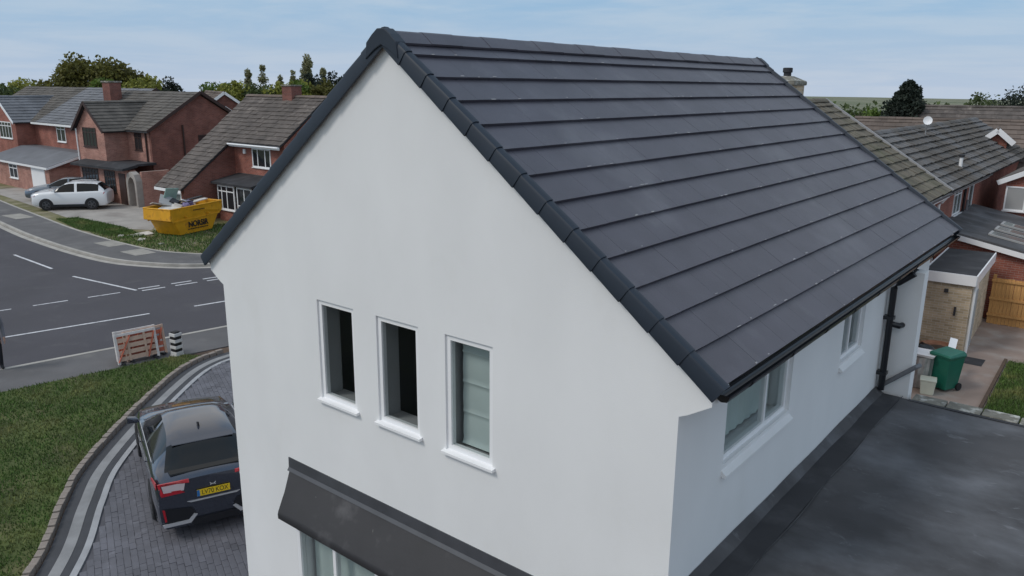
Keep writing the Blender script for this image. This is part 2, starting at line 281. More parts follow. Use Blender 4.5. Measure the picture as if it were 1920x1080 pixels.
def courses(parent,P0,U,S,ulen,n,gauge,tw,h,m,name='tile_course',jit=.004,urange=None,gap=.004,merge=False):
    """overlapping tile courses: P0 eave corner, U along the eave, S up the slope (units); each course is one part made of single tiles"""
    P0=Vector(P0); U=Vector(U).normalized(); S=Vector(S).normalized(); N=U.cross(S).normalized()
    if N.z<0: N=-N
    al=MB()
    for c in range(n):
        s0=c*gauge; mb=al if merge else MB(); a,b=urange(s0) if urange else (0,ulen)
        x=a; first=True
        while x<b-.02:
            x1=min(b,x+(tw*(.5 if (first and c%2) else 1))); first=False
            e=rnd.uniform(-jit,jit); g=rnd.uniform(-jit,jit)*1.5; q=lambda u,s_,z_:P0+U*u+S*s_+N*z_
            t=h*.62
            mb.add([q(x+gap/2,s0+g,h-t+e),q(x1-gap/2,s0+g,h-t+e),q(x1-gap/2,s0+g,h+e),q(x+gap/2,s0+g,h+e),q(x+gap/2,s0+gauge*1.06,.001),q(x1-gap/2,s0+gauge*1.06,.001),q(x+gap/2,s0+gauge*1.06,h*.25+e),q(x1-gap/2,s0+gauge*1.06,h*.25+e)],
                   [(0,1,2,3),(3,2,7,6),(0,4,5,1),(0,3,6,4),(1,5,7,2),(4,6,7,5)])
            x=x1
        if not merge: mb.build(name,m,parent)
    if merge: al.build(name,m,parent)
def window(parent,o,ux,nrm,wd,ht,cols=2,trans=0,fr=.06,dp=.07,m='upvc',gm='dark_pane',sill=True,name='window',sillout=.09):
    """framed window: lower-left corner o, horizontal unit ux, outward unit nrm; the frame's front face lies on o; parts: frame with pane and sill below it"""
    o=Vector(o); ux=Vector(ux); nrm=Vector(nrm); Z=Vector((0,0,1)); mb=MB()
    def bar(u0,u1,z0,z1,d0=0,d1=dp): mb.obox(o+ux*(u0+u1)/2+Z*(z0+z1)/2-nrm*(d0+d1)/2,ux*(u1-u0)/2,nrm*(d1-d0)/2,Z*(z1-z0)/2)
    bar(0,fr,0,ht); bar(wd-fr,wd,0,ht); bar(fr,wd-fr,0,fr); bar(fr,wd-fr,ht-fr,ht)
    ws=cols if isinstance(cols,(list,tuple)) else [1]*cols; tot=sum(ws); x=0
    for w_ in ws[:-1]:
        x+=w_; u=fr+(wd-2*fr)*x/tot; bar(u-fr*.45,u+fr*.45,fr,ht-fr,.004,dp-.004)
    if trans: bar(fr,wd-fr,ht*trans-fr*.4,ht*trans+fr*.4,.006,dp-.006)
    f=mb.build(name,m,parent)
    g=MB(); g.obox(o+ux*wd/2+Z*ht/2-nrm*dp*.35,ux*(wd/2-fr*.8),nrm*.004,Z*(ht/2-fr*.8)); g.build('pane',gm,f)
    if sill:
        s_=MB(); s_.obox(o+ux*wd/2-Z*.025+nrm*(sillout-dp)/2,ux*(wd/2+.04),nrm*(sillout+dp)/2,Z*.022); s_.build('sill',m,f)
    return f

# ------------------------------------------------------------------ ground, roads, pavements
def terrain():
    mb=MB(); rad=[0,60,120,200,320,500,800,1300,2200,4000,7000]; n=48; vs=[(0,0,-.05)]; fs=[]
    for i,r_ in enumerate(rad[1:]):
        for k in range(n):
            a=2*math.pi*k/n; z=-.05-(0 if r_<150 else (r_-150)*.0092); z+= (math.sin(a*5+i)*.5+math.sin(a*11+2*i))*r_*.0006 if r_>150 else 0
            vs.append((r_*math.cos(a),r_*math.sin(a),z))
    for k in range(n): fs.append((0,1+k,1+(k+1)%n))
    for i in range(len(rad)-2):
        for k in range(n): fs.append((1+i*n+k,1+i*n+(k+1)%n,1+(i+1)*n+(k+1)%n,1+(i+1)*n+k))
    mb.add(vs,fs).build('ground','field',smooth=True,kind='structure')
terrain()
D=Vector((.175,.985,0)); Nn=Vector((.985,-.175,0)); K0=Vector((-16.85,3.2,0))
def rd(s,t): q=K0+D*s-Nn*t; return (q.x,q.y)       # s along the main road, t across from the near kerb
farkerb=smoothpath([(-95,17),(-60,11.8),(-42.2,9.85),(-35.3,9.35),(-29.4,9.45),(-26.6,10.25),(-24.7,11.6),(-23.4,13.9),(-22.6,17.5),(-20.5,29),(-15.6,56),(-11,82)],8)
road=[rd(-45,0),rd(80,0)]+[(q.x,q.y) for q in reversed(farkerb)]+[(-95,5),(-24.6,2.2),(-27,-6),rd(-45,7.5)]
sheet('main_road',road,0,'asphalt')
nearkerb=[Vector((*rd(s,0),0)) for s in (-45,-20,0,10,30,80)]
strip('kerb',nearkerb,0,-.14,-.04,.10,'kerb'); strip('kerb',farkerb,.0,.15,-.04,.115,'kerb'); strip('channel',farkerb,-.03,-.3,-.03,.006,'kerb')
# plots either side, pavements on them
sheet('far_plot',[(q.x,q.y) for q in offset(farkerb,.151)]+[(-11,95),(-95,95)],.092,'scrub',thick=.1)
strip('footway',farkerb,.152,2.15,.04,.104,'old_asphalt'); strip('footway_edge',farkerb,2.15,2.28,.05,.112,'kerb')
strip('footway',nearkerb,-.141,-2.0,-.02,.09,'old_asphalt')
near=[rd(-45,-2.0),rd(80,-2.0),(70,82),(70,-50)]
sheet('near_plot',near,.062,'soil')
sheet('driveway_apron',[(-58,14.3),(-37,12.6),(-34.2,14.2),(-36.8,15.9),(-37.2,19.5),(-58,19.6)],.102,'concrete')
sheet('grass_strip',[(-41.5,12.35),(-37.4,11.75),(-33.0,12.15),(-32.6,13.1),(-36,13.6),(-41.0,13.35)],.110,'turf')
for i,q in enumerate([(-32.1,11.05,.75,.42),(-29.2,11.0,.7,.5),(-24.9,13.2,.5,.45),(-44,11.3,1.0,.5)]): sheet('paving_patch',[(q[0]-q[2],q[1]-q[3]),(q[0]+q[2],q[1]-q[3]+.05),(q[0]+q[2],q[1]+q[3]),(q[0]-q[2],q[1]+q[3])],.111,'paving_slab')
def line(a,b,wd=.11,z=.0045): 
    a=Vector((*a,0)); b=Vector((*b,0)); d=(b-a).normalized(); n=Vector((-d.y,d.x,0))*wd/2
    sheet('road_marking',[(a+n)[:2],(b+n)[:2],(b-n)[:2],(a-n)[:2]],z,'paint')
line((-20.42,2.5),(-19.57,6.64)); line((-19.28,8.1),(-18.4,12.4)); line((-22.2,-6),(-21.2,-1.2)); line((-33.3,7.33),(-29.08,7.28)); line((-27.04,7.27),(-22.95,7.85)); line((-41,7.5),(-36.5,7.4))
def along(p0,s): return (p0[0]+.172*s,p0[1]+.985*s)
for s in (0,1.22,2.44,3.66,4.88): line(along((-23.12,8.0),s),along((-23.12,8.0),s+.78))
for s in (0,1.22,2.44,3.66,4.88): line(along((-22.75,7.88),s+.08),along((-22.75,7.88),s+.92))
for s in (-2.9,-1.1,.65,2.4): line(along((-23.62,4.2),s-.35),along((-23.62,4.2),s+.75),.09)

# driveway: lawn edge curve, edging stones, bands and pavers
edge=smoothpath([(-3.2,-5.4),(-5.0,-3.2),(-6.75,-1.62),(-8.3,-.62),(-9.62,.33),(-11.55,2.28),(-13.05,4.05),(-13.62,5.05),(-13.78,5.95),(-13.65,7.0),(-13.35,8.8),(-12.6,13.0)],10)
drive=[(q.x,q.y) for q in edge]+[(-3.4,13),(-3.4,-5.4)]
sheet('driveway',drive,.070,'joint')
strip('paver_band',edge,-.02,-.20,.03,.094,'paver_dark'); strip('paver_band',edge,-.205,-.39,.03,.098,'paver_mid'); strip('paver_band',edge,-.395,-.53,.03,.094,'paver_dark'); strip('paver_band',edge,-.535,-.645,.03,.098,'paver_light')
inner=offset(edge,-.70)
def inside(x,y,poly):
    c=False; n=len(poly)
    for i in range(n):
        a,b=poly[i],poly[(i+1)%n]
        if (a[1]>y)!=(b[1]>y) and x<(b[0]-a[0])*(y-a[1])/(b[1]-a[1])+a[0]: c=not c
    return c
ipoly=[(q.x,q.y) for q in inner]+[(-3.42,13),(-3.42,-5.4)]
ca,sa=math.cos(R(-22)),math.sin(R(-22)); cand=[]
for i in range(-60,70):
    for j in range(-110,130):
        lx=i*.206+(.103 if j%2 else 0); ly=j*.106; x=-8+lx*ca-ly*sa; y=1+lx*sa+ly*ca
        if y>.583*(-3.37-x)+.9 or x>-3.5: continue
        if inside(x,y,ipoly): cand.append(((Vector((x,y,0))-CAM).length,x,y))
cand.sort()
pv=MB().box(-.1015,.1015,-.0515,.0515,.0,.033).mesh('paver','paver',bev=.006)
pvh=empty('paved_driveway',(-8,1,.066),0,label='dark grey block paving of the driveway under the hatchback',cat='paving')
st=MB()
for k,(d_,x,y) in enumerate(cand):
    if k<300:
        o=link('paver',pv,pvh); o.location=(x+8,y-1,rnd.uniform(-.003,.003)); o.rotation_euler=(rnd.uniform(-.02,.02),rnd.uniform(-.02,.02),R(-22)+rnd.uniform(-.03,.03))
    else:
        a=R(-22)+rnd.uniform(-.03,.03); z=rnd.uniform(-.003,.003); c_,s_=math.cos(a),math.sin(a)
        st.obox((x+8,y-1,.0165+z),(.1005*c_,.1005*s_,rnd.uniform(-.002,.002)),(-.0505*s_,.0505*c_,0),(0,0,.0165))
st.build('pavers','paver',pvh,kind='stuff')
# edging stones
es=resample(offset(edge,.08),.24); eg=empty('lawn_edging',(es[0].x,es[0].y,.06),0,label='curved row of weathered edging bricks between lawn and driveway',cat='edging')
em=MB().box(-.105,.105,-.06,.06,-.1,.13).mesh('edging_brick','edging',bev=.012)
for a,b in zip(es,es[1:]):
    if a.y>5.9: break
    o=link('edging_brick',em,eg); m_=(a+b)/2; o.location=(m_.x-es[0].x,m_.y-es[0].y,rnd.uniform(-.012,.012)); d_=b-a; o.rotation_euler=(rnd.uniform(-.04,.04),rnd.uniform(-.03,.03),math.atan2(d_.y,d_.x)+rnd.uniform(-.03,.03))
# lawn
lw=[(q.x,q.y) for q in offset(edge,.15) if q.y<5.4]; lwpoly=lw+[rd(2.2,-2.0)]+[rd(s,-2.03) for s in (1.5,-4,-14,-30)]+[(-8,-26),(-1,-12)]
def lawn():
    bm=bmesh.new(); vs=[bm.verts.new((x,y,.125)) for x,y in lwpoly]; e_=[bm.edges.new((vs[i],vs[(i+1)%len(vs)])) for i in range(len(vs))]; bmesh.ops.triangle_fill(bm,use_beauty=True,edges=e_)
    for f in bm.faces:
        if f.normal.z<0: f.normal_flip()
    me=bpy.data.meshes.new('lawn'); bm.to_mesh(me); bm.free(); me.materials.append(M['turf']); link('lawn',me,kind='structure')
lawn()
def blades(name,poly,z,n,bx,hmin,hmax,wd,m,**k):
    mb=MB(); vs=[];fs=[]
    while n>0:
        x=rnd.uniform(bx[0],bx[1]); y=rnd.uniform(bx[2],bx[3]); n-=1
        if not inside(x,y,poly): continue
        a=rnd.uniform(0,6.28); h=rnd.uniform(hmin,hmax)*(1 if rnd.random()<.93 else 1.7); lx,ly=rnd.uniform(-.6,.6)*h,rnd.uniform(-.6,.6)*h; i=len(vs)
        vs+=[(x-math.cos(a)*wd,y-math.sin(a)*wd,z),(x+math.cos(a)*wd,y+math.sin(a)*wd,z),(x+lx,y+ly,z+h)]; fs.append((i,i+1,i+2))
    mb.v=vs; mb.f=fs; me=bpy.data.meshes.new(name); me.from_pydata(vs,[],fs); me.materials.append(M[m]); link(name,me,kind='stuff',**k)
blades('lawn_grass',lwpoly,.125,120000,(-16,-5,-8,5.5),.03,.075,.011,'grass',label='short mown grass growing on the corner lawn',cat='grass')
scr=[(-37,11.9),(-33,11.5),(-28.5,11.9),(-26.4,13.0),(-25.4,15),(-25,18),(-33,18.5),(-34,14.2),(-32.4,13.3)]
blades('rough_grass',scr,.095,16000,(-37,-25,11.4,18.5),.05,.14,.02,'grass',label='rough grass and weeds on the verge around the yellow skip',cat='grass')
gs=[(-41.5,12.35),(-37.4,11.75),(-33.0,12.15),(-32.6,13.1),(-36,13.6),(-41.0,13.35)]
blades('verge_grass',gs,.112,9000,(-41.5,-32.5,11.7,13.7),.04,.1,.02,'grass',label='green grass strip between footway and concrete drive',cat='grass')

# ------------------------------------------------------------------ the white house
H=empty('white_house',(0,0,0),0,label='white rendered gable house with dark grey tiled roof in the foreground',cat='house')
X=Vector((1,0,0)); Y=Vector((0,1,0)); W2=3.374; LEN=9.2
gw=[(-1.36,-.70,3.89,5.135),(-.32,.34,3.885,5.135),(.73,1.373,3.86,5.14)]
outer=[(-W2,0),(W2,0),(W2,4.98),(3.45,5.015),(3.655,5.14),(3.655,5.28),(0,8.03),(-3.655,5.28),(-3.655,5.14),(-3.45,5.015),(-W2,4.98)]
wall('gable_wall','render',H,outer,gw+[(-1.62,2.3,.75,2.28)],(0,0,0),X,-Y,.30)
rw=[(.99,2.70,4.15,4.93),(4.47,5.40,4.20,4.90)]
wall('side_wall','render',H,[(.302,0),(9.0,0),(9.0,5.06),(.302,5.06)],rw,(W2-.002,0,0),Y,X,.30)
box('side_wall','render',H,(-W2+.002,-W2+.3,.302,9.0,0,5.06))
wall('rear_wall','render',H,[(-W2,0),(W2,0),(W2,5.0),(3.4,5.05),(0,7.85),(-3.4,5.05),(-W2,5.0)],[],(0,9.15,0),X,Y,.14)
box('floor','dark_room',H,(-W2+.31,W2-.31,.31,8.99,2.45,2.70)); box('floor','interior',H,(-W2+.31,W2-.31,.31,8.99,.05,.12)); box('inner_wall','dark_room',H,(-3.0,3.05,2.6,2.7,2.702,5.2)); 
box('inner_wall','dark_room',H,(-.51,-.41,.32,2.58,2.702,5.5)); box('inner_wall','dark_room',H,(.49,.59,.32,2.58,2.702,5.5)); box('inner_wall','dark_room',H,(-3.05,3.05,2.0,2.1,.122,2.44))
box('inner_wall','interior',H,(1.6,3.06,3.2,3.3,2.702,5.2)); box('ceiling','dark_room',H,(-3.0,3.05,.32,8.9,5.62,5.66))
wa=[]
for i,(a,b,c,d) in enumerate(gw):
    f=window(H,(a,.022,c),X,-Y,b-a,d-c,cols=1,fr=.058,dp=.07,gm='pane',sill=False); wa.append(f)
    s_=MB(); s_.prism([(a-.035,.052,c+.012),(a-.035,-.05,c-.008),(a-.035,-.05,c-.036),(a-.035,.0,c-.036),(a-.035,.052,c-.03)],(b-a+.07,0,0)); s_.build('sill','upvc',f)
    l_=MB(); l_.box(a+.003,a+.03,.093,.30,c+.02,d-.01); l_.box(b-.03,b-.003,.093,.30,c+.02,d-.01); l_.box(a+.003,b-.003,.093,.33,c-.0,c+.018); l_.build('reveal','interior',f)
a,b,c,d=gw[2]; bl=MB()
zz=c+.06; prof=[]
for k in range(41):
    t=k/40; z=c+.05+(d-c-.07)*t; ph=(t*3.6)%1; prof.append((.185-.03*max(0,1-ph*7)-.012*math.sin(ph*3.14),z))
n=len(prof)
bl.add([(x,y,z) for x in (a+.09,b-.035) for y,z in prof]+[(x,y+.012,z) for x in (a+.09,b-.035) for y,z in prof],[(i,i+1,n+i+1,n+i) for i in range(n-1)]+[(2*n+i,2*n+i+1,3*n+i+1,3*n+i) for i in range(n-1)])
bl.build('blind','blind',wa[2],smooth=True)
# side windows
for (a,b,c,d),cl in zip(rw,([.66,.34],[.5,.5])):
    f=window(H,(W2-.05,a,c),Y,X,b-a,d-c,cols=cl,fr=.05,dp=.07,gm='pane',sill=False)
    s_=MB(); s_.prism([(W2-.06,a-.02,c+.005),(W2+.05,a-.02,c-.09),(W2+.05,a-.02,c-.115),(W2-.02,a-.02,c-.115),(W2-.06,a-.02,c-.05)],(0,b-a+.04,0)); s_.build('sill','render',f)
    cu=MB(); nn=30; pts=[(W2-.24+.012*math.sin(k*1.9),a+.04+(b-a-.08)*k/nn) for k in range(nn+1)]
    cu.add([(x,y,z) for z in (c+.03,d-.03) for x,y in pts],[(k,k+1,nn+2+k,nn+1+k) for k in range(nn)]); cu.build('curtain','blind' if a<2 else 'curtain',f,smooth=True)
# projecting white block at the back corner
box('rear_pier','render',H,(W2+.001,3.80,6.60,6.86,0,5.06))
# roof
RZ,EX=8.11,3.71; EZ=5.35; SL=(RZ-EZ)/EX; sl=Vector((-1,0,SL)).normalized(); slen=math.hypot(EX,RZ-EZ)
rf=MB(); 
for s in (1,-1): rf.prism([(s*3.62,.02,EZ+.065-.075),(0,.02,RZ-.04),(0,.02,RZ-.12),(s*3.62,.02,EZ+.065-.15)],(0,LEN-.1,0))
roof=rf.build('roof','felt',H)
ng=13; gg=slen/ng
for s in (1,-1):
    P=(s*EX,.02 if s>0 else LEN-.02,EZ-.045); U=(0,1,0) if s>0 else (0,-1,0)
    courses(roof,P,U,(-s,0,SL),LEN-.04,ng,gg,.335,.042,'tile',jit=.0009,gap=.0014)
# pale lichen specks along the tile edges
sp=MB(); Nv=Vector((SL,0,1)).normalized(); S_=Vector((-1,0,SL)).normalized()
for c_ in range(ng):
    for k in range(34):
        if rnd.random()<.30:
            y=rnd.choice([.02+.335*rnd.randint(1,26)+rnd.uniform(-.03,.03),rnd.uniform(.3,9)]); q=Vector((EX,y,EZ-.045))+S_*(c_*gg+rnd.uniform(.002,.02))+Nv*.0425
            sp.obox(q,Y*rnd.uniform(.008,.035),S_*rnd.uniform(.003,.007),Nv*.002)
sp.build('lichen_specks','pointing',roof,kind='stuff')
# verge caps: one per course, both slopes, near and far gable
for s in (1,-1):
    for end in (0,1):
        yo=-.075 if end==0 else LEN+.005
        for c_ in range(ng):
            s0=c_*gg-(.035 if c_==0 else .0); s1=(c_+1)*gg+.05; mb=MB()
            def q(sv_,h,y): 
                sd_=Vector((-s,0,SL)).normalized(); nv=Vector((s*SL,0,1)).normalized(); b0=Vector((s*EX,0,EZ-.045))+sd_*sv_+nv*h; return (b0.x,y,b0.z)
            L0,L1=.078,.066      # lower end stands proud of the next cap's upper end
            if end==0: yi,ya=.05,-.075
            else: yi,ya=LEN-.05,LEN+.075
            dn=-.045
            def ring(sv_,hh,tap):
                r_=[]
                r_.append(q(sv_,dn-hh*.6,ya+( .012 if end==0 else -.012)*tap))
                r_.append(q(sv_,hh-.035,ya+(.008 if end==0 else -.008)*tap))
                r_.append(q(sv_,hh-.012,ya+(.014 if end==0 else -.02)))
                r_.append(q(sv_,hh,ya+(.05 if end==0 else -.05)))
                r_.append(q(sv_,hh-.003,yi-(.03 if end==0 else -.03)))
                r_.append(q(sv_,.030,yi))
                r_.append(q(sv_,.018,yi))
                r_.append(q(sv_,hh-.03,ya+(.03 if end==0 else -.03)))
                r_.append(q(sv_,dn-hh*.6,ya+(.03 if end==0 else -.03)))
                return r_
            A=ring(s0,L0,0); B=ring(s1,L1,1); nq=len(A)
            mb.add(A+B,[(i,(i+1)%nq,(i+1)%nq+nq,i+nq) for i in range(nq)]+[tuple(range(nq)),tuple(range(nq,2*nq))])
            mb.build('verge_cap','verge',roof,smooth=True)
# ridge
y=-.02; k=0
while y<LEN-.05:
    y1=min(LEN,y+.46); mb=MB(); e=.004*(k%2)
    pr=[(a_,b_+.05+e) for a_,b_ in [(-.19,7.945),(-.13,7.995),(-.06,8.05),(-.03,8.064),(.03,8.064),(.06,8.05),(.13,7.995),(.19,7.945),(.18,7.925),(0,8.01),(-.18,7.925)]]
    mb.prism([(x,y,z) for x,z in pr],(0,y1-y-.004,0)); mb.build('ridge_cap','tile',roof); y=y1; k+=1
for yo,dy in ((-.085,.13),(LEN-.045,.13)):
    mb=MB(); pr=[(-.235,7.84),(-.215,8.0),(-.13,8.075),(-.05,8.13),(.05,8.13),(.13,8.075),(.215,8.0),(.235,7.84),(.10,7.93),(0,7.975),(-.10,7.93)]
    mb.prism([(x,yo,z) for x,z in pr],(0,dy,0)); mb.build('ridge_end_cap','verge',roof,bev=.008)
sc=MB(); sc.lathe([(.012,0),(.012,.008)],8,(0,0,0)); 
# fascia, soffit, gutter, downpipe
for s in (1,-1):
    f=MB(); f.box(*sorted((s*3.60,s*3.64)),.32,LEN-.05,5.07,5.28); f.build('fascia','black_plastic',H)
    f=MB(); f.box(*sorted((s*3.372,s*3.598)),.32,LEN-.05,5.062,5.085); f.build('soffit','render',H)
    g=MB(); n=9; ang=[math.pi+math.pi*k/(n-1) for k in range(n)]; cx=s*3.715; cz=5.24; ro,ri=.058,.052
    rg=[(cx+ro*math.cos(t),cz+ro*math.sin(t)) for t in ang]+[(cx+ri*math.cos(t),cz+ri*math.sin(t)) for t in reversed(ang)]
    g.prism([(x,.06,z) for x,z in rg],(0,LEN-.1,0)); g.prism([(cx+ro*math.cos(t),.05,cz+ro*math.sin(t)) for t in ang],(0,.012,0)); g.prism([(cx+ro*math.cos(t),LEN-.045,cz+ro*math.sin(t)) for t in ang],(0,.012,0))
    gt=g.build('gutter','black_plastic',H)
    for yb in [.5+.95*k for k in range(10)]:
        b=MB(); b.prism([(cx+(ro+.008)*math.cos(t),yb,cz+(ro+.008)*math.sin(t)) for t in ang]+[(cx+(ro+.001)*math.cos(t),yb,cz+(ro+.001)*math.sin(t)) for t in reversed(ang)],(0,.04,0)); b.build('gutter_bracket','black_plastic',gt)
ci=MB(); ci.tube([(0,0,0),(0,0,.0)],.01,6) if False else None
dpp=MB(); dpp.tube([(3.70,6.48,5.13),(3.69,6.48,5.06),(3.50,6.47,4.90),(3.455,6.47,4.82),(3.455,6.47,3.26)],.046,12); dpo=dpp.build('downpipe','black_plastic',H,smooth=True)
for z in (4.35,3.5): MB().box(3.37,3.51,6.41,6.53,z,z+.05).build('pipe_bracket','black_plastic',dpo)
MB().tube([(3.47,6.49,4.28),(3.58,6.51,4.26),(3.60,6.598,4.26)],.042,10).build('branch_pipe','black_plastic',dpo,smooth=True)
MB().tube([(3.43,6.555,3.29),(3.87,6.55,3.69),(3.9,6.62,3.70)],.034,10).build('waste_pipe','grey_pipe',H,smooth=True)
# canopy over the bay window
XL,XR=-2.126,3.05; cv=MB(); 
def cl(u): return u
prof=[(0.0,2.70,XL+.00),(-.03,2.665,XL+.02),(-.17,2.455,XL+.09),(-.33,2.275,XL+.165),(-.352,2.235,XL+.176),(-.35,2.175,XL+.176)]
ux=[XL+(XR-XL)*k/26 for k in range(27)]; nu=len(ux); vs=[]
for i,(y,z,xl) in enumerate(prof):
    for k,u in enumerate(ux):
        t=k/26; x=xl+(XR-xl)*t; wv=(rnd.uniform(-.006,.006)+.006*math.sin(u*3.1)) if 0<i<4 else 0; vs.append((x,y-.002+wv*.5,z+wv))
cv.add(vs,[(i*nu+k,i*nu+k+1,(i+1)*nu+k+1,(i+1)*nu+k) for i in range(len(prof)-1) for k in range(nu-1)])
e=[(q[2],q[0]-.002,q[1]) for q in prof]; cv.add(e+[(XL+.176,-.01,2.175)],[tuple(range(7))]); cv.add([(XL+.176,-.35,2.175),(XR,-.35,2.175),(XR,-.002,2.175),(XL+.176,-.002,2.175)],[(0,1,2,3)])
cano=cv.build('bay_canopy','lead',H,smooth=True)
fl=MB(); fl.prism([(XL-.01,-.001,2.85),(XL-.01,-.012,2.85),(XL-.01,-.016,2.712),(XL-.01,-.045,2.672),(XL-.01,-.034,2.668),(XL-.01,-.004,2.70)],(XR-XL+.01,0,0)); fl.build('flashing','lead_flash',cano)
# bay window below the canopy
bw=MB(); bw.box(-1.68,2.45,-.28,-.002,.2,.78); bw.build('bay_wall','render',H)
f=window(H,(-1.66,-.285,.79),X,-Y,4.1,1.39,cols=[.75,.85,1.2,.85,.75],fr=.06,dp=.08,gm='pane',sill=True)
MB().box(-1.655,-1.60,-.20,-.003,.80,2.17).build('side_post','upvc',f); MB().box(-1.648,-1.642,-.19,-.01,.86,2.1).build('side_pane','pane',f)
nn=60; cu=MB(); pts=[(-1.55+3.8*k/nn,-.10+.012*math.sin(k*1.7)) for k in range(nn+1)]; cu.add([(x,y,z) for z in (.85,2.14) for x,y in pts],[(k,k+1,nn+2+k,nn+1+k) for k in range(nn)]); cu.build('curtain','blind',f,smooth=True)

# ------------------------------------------------------------------ flat roofed extension beside the house
EXT=empty('flat_roof_extension',(3.4,-.3,0),0,label='single storey extension with dark grey flat roof beside the white house',cat='extension')
ex=lambda *a:(a[0]-3.4,a[1]-3.4,a[2]+.3,a[3]+.3,a[4],a[5])
box('wall','render',EXT,ex(W2+.002,8.7,-.25,6.55,0,3.05))
def flat():
    mb=MB(); nx,ny=44,56; vs=[]
    for j in range(ny+1):
        for i in range(nx+1):
            x=W2+.003+(8.8-W2)*i/nx; y=-.32+6.82*j/ny; z=3.19+.006*math.sin(x*2.3+y*1.1)+.005*math.sin(y*3.7-x)+rnd.uniform(-.0025,.0025)
            d_=x-W2
            if d_<.12: z+=(.12-d_)*.75
            vs.append((x-3.4,y+.3,z))
    mb.add(vs,[(j*(nx+1)+i,j*(nx+1)+i+1,(j+1)*(nx+1)+i+1,(j+1)*(nx+1)+i) for j in range(ny) for i in range(nx)])
    return mb.build('roof_membrane','membrane',EXT,smooth=True)
fm=flat()
for x0 in (3.74,): # welted seams
    mb=MB(); pts=[(x0-3.4+.012*math.sin(k*.9),.0+6.85*k/24,3.2+rnd.uniform(-.002,.004)) for k in range(25)]; mb.tube(pts,.006,6); mb.build('seam','membrane',fm,smooth=True)
us=MB(); us.prism([(W2+.002-3.4,0,3.26),(W2+.016-3.4,0,3.26),(W2+.05-3.4,0,3.215),(W2+.12-3.4,0,3.197),(W2+.002-3.4,0,3.19)],(0,6.80,0)); us.build('upstand','felt',EXT)
box('dressed_strip','felt',EXT,(W2+.10-3.4,W2+.36-3.4,.02,6.78,3.196,3.2065)); box('edge_trim','felt',EXT,ex(3.84,8.8,6.44,6.505,3.02,3.2))
cs=MB()
cop=empty('garden_wall',(6.32,6.67,0),0,label='old garden wall with lichen stained coping behind the flat roof',cat='wall')
box('wall_body','moss_stone',cop,(-2.45,2.5,-.12,.12,0,3.1))
for k in range(11):
    mb=MB(); x0=-2.46+k*.45; z=3.102+rnd.uniform(0,.02); mb.box(x0+.008,x0+.44,-.15+rnd.uniform(-.02,.02),.15+rnd.uniform(-.03,.03),z,z+.07+rnd.uniform(0,.03)); mb.build('coping_stone','moss_stone',cop,bev=.015)

# ------------------------------------------------------------------ houses behind on the right
def gable_roof(parent,x0,x1,y0,y1,ze,zr,xr,m,ncourse,tw=.33,h=.05,jit=.006,both=True,ridge=True,name='roof',merge=False):
    """ridge along local y at xr; eaves at x0 and x1"""
    rb=MB(); rb.prism([(x0+.05,y0+.02,ze-.05),(xr,y0+.02,zr-.05),(x1-.05,y0+.02,ze-.05),(x1-.05,y0+.02,ze-.11),(xr,y0+.02,zr-.13),(x0+.05,y0+.02,ze-.11)],(0,y1-y0-.04,0)); r_=rb.build(name,'felt',parent)
    for s,xe in ((1,x1),(-1,x0)):
        if not both and s<0: continue
        run=abs(xe-xr); L_=math.hypot(run,zr-ze); courses(r_,(xe,y0 if s>0 else y1,ze-.045),(0,1,0) if s>0 else (0,-1,0),(-s*run,0,zr-ze),y1-y0,ncourse,L_/ncourse,tw,h,m,jit=jit,merge=merge)
    if ridge:
        y=y0
        rc=MB()
        while y<y1-.05:
            yb=min(y1,y+.45); e=rnd.uniform(-.008,.008); rc.prism([(xr+a,y,zr+b+e) for a,b in ((-.16,-.06),(-.09,.02),(0,.06),(.09,.02),(.16,-.06))],(0,yb-y-.01,0)); y=yb
        rc.build('ridge_tiles',m,r_)
    return r_
NB=empty('mossy_roof_house',(-3.5,13,0),0,label='brick house with moss covered tiled roof just behind the dark roof',cat='house')
box('wall','red_brick',NB,(-4.1,4.10,.1,11.2,0,4.22)); MB().prism([(-4.08,.101,4.22),(4.08,.101,4.22),(0,.101,7.0)],(0,.2,0)).build('gable_wall','red_brick',NB)
MB().prism([(-4.08,10.9,4.22),(4.08,10.9,4.22),(0,10.9,7.0)],(0,.25,0)).build('gable_wall','red_brick',NB)
nr=gable_roof(NB,-4.45,4.45,0,11.2,4.30,7.18,0,'moss_tile',15,h=.06,jit=.012)
box('fascia','upvc',NB,(4.38,4.42,.05,11.25,4.06,4.22)); box('soffit','upvc',NB,(4.101,4.379,.05,11.2,4.06,4.08))
v=MB(); v.beam((4.5,11.24,4.30),(0,11.24,7.21),.10,.07); v.build('verge_mortar','pointing',nr)
MB().tube([(4.47,.1,4.2),(4.47,11.2,4.2)],.055,8).build('gutter','black_plastic',NB)
MB().tube([(4.42,11.05,4.15),(4.25,11.05,3.9),(4.17,11.05,3.8),(4.17,11.05,.1)],.05,8).build('downpipe','upvc',NB)
ch=empty('chimney_stack',(-1.25,14.2,6.6),0,label='buff brick chimney stack with stone cap above the dark roof',cat='chimney')
box('stack','buff_brick',ch,(-.30,.30,-.4,.4,-1.2,1.05)); mb=MB(); mb.box(-.35,.35,-.45,.45,1.051,1.15); mb.build('cap','moss_stone',ch,bev=.03)
mb=MB(); n=4; mb.add([(-.34,-.44,1.151),(.34,-.44,1.151),(.34,.44,1.151),(-.34,.44,1.151),(-.12,-.12,1.27),(.12,-.12,1.27),(.12,.12,1.27),(-.12,.12,1.27)],[(0,1,5,4),(1,2,6,5),(2,3,7,6),(3,0,4,7),(4,5,6,7)]); mb.build('flaunching','moss_stone',ch)
MB().lathe([(.09,1.26),(.09,1.35),(.115,1.36),(.115,1.46),(.09,1.47)],14).build('chimney_pot','waste_dark',ch,smooth=True)
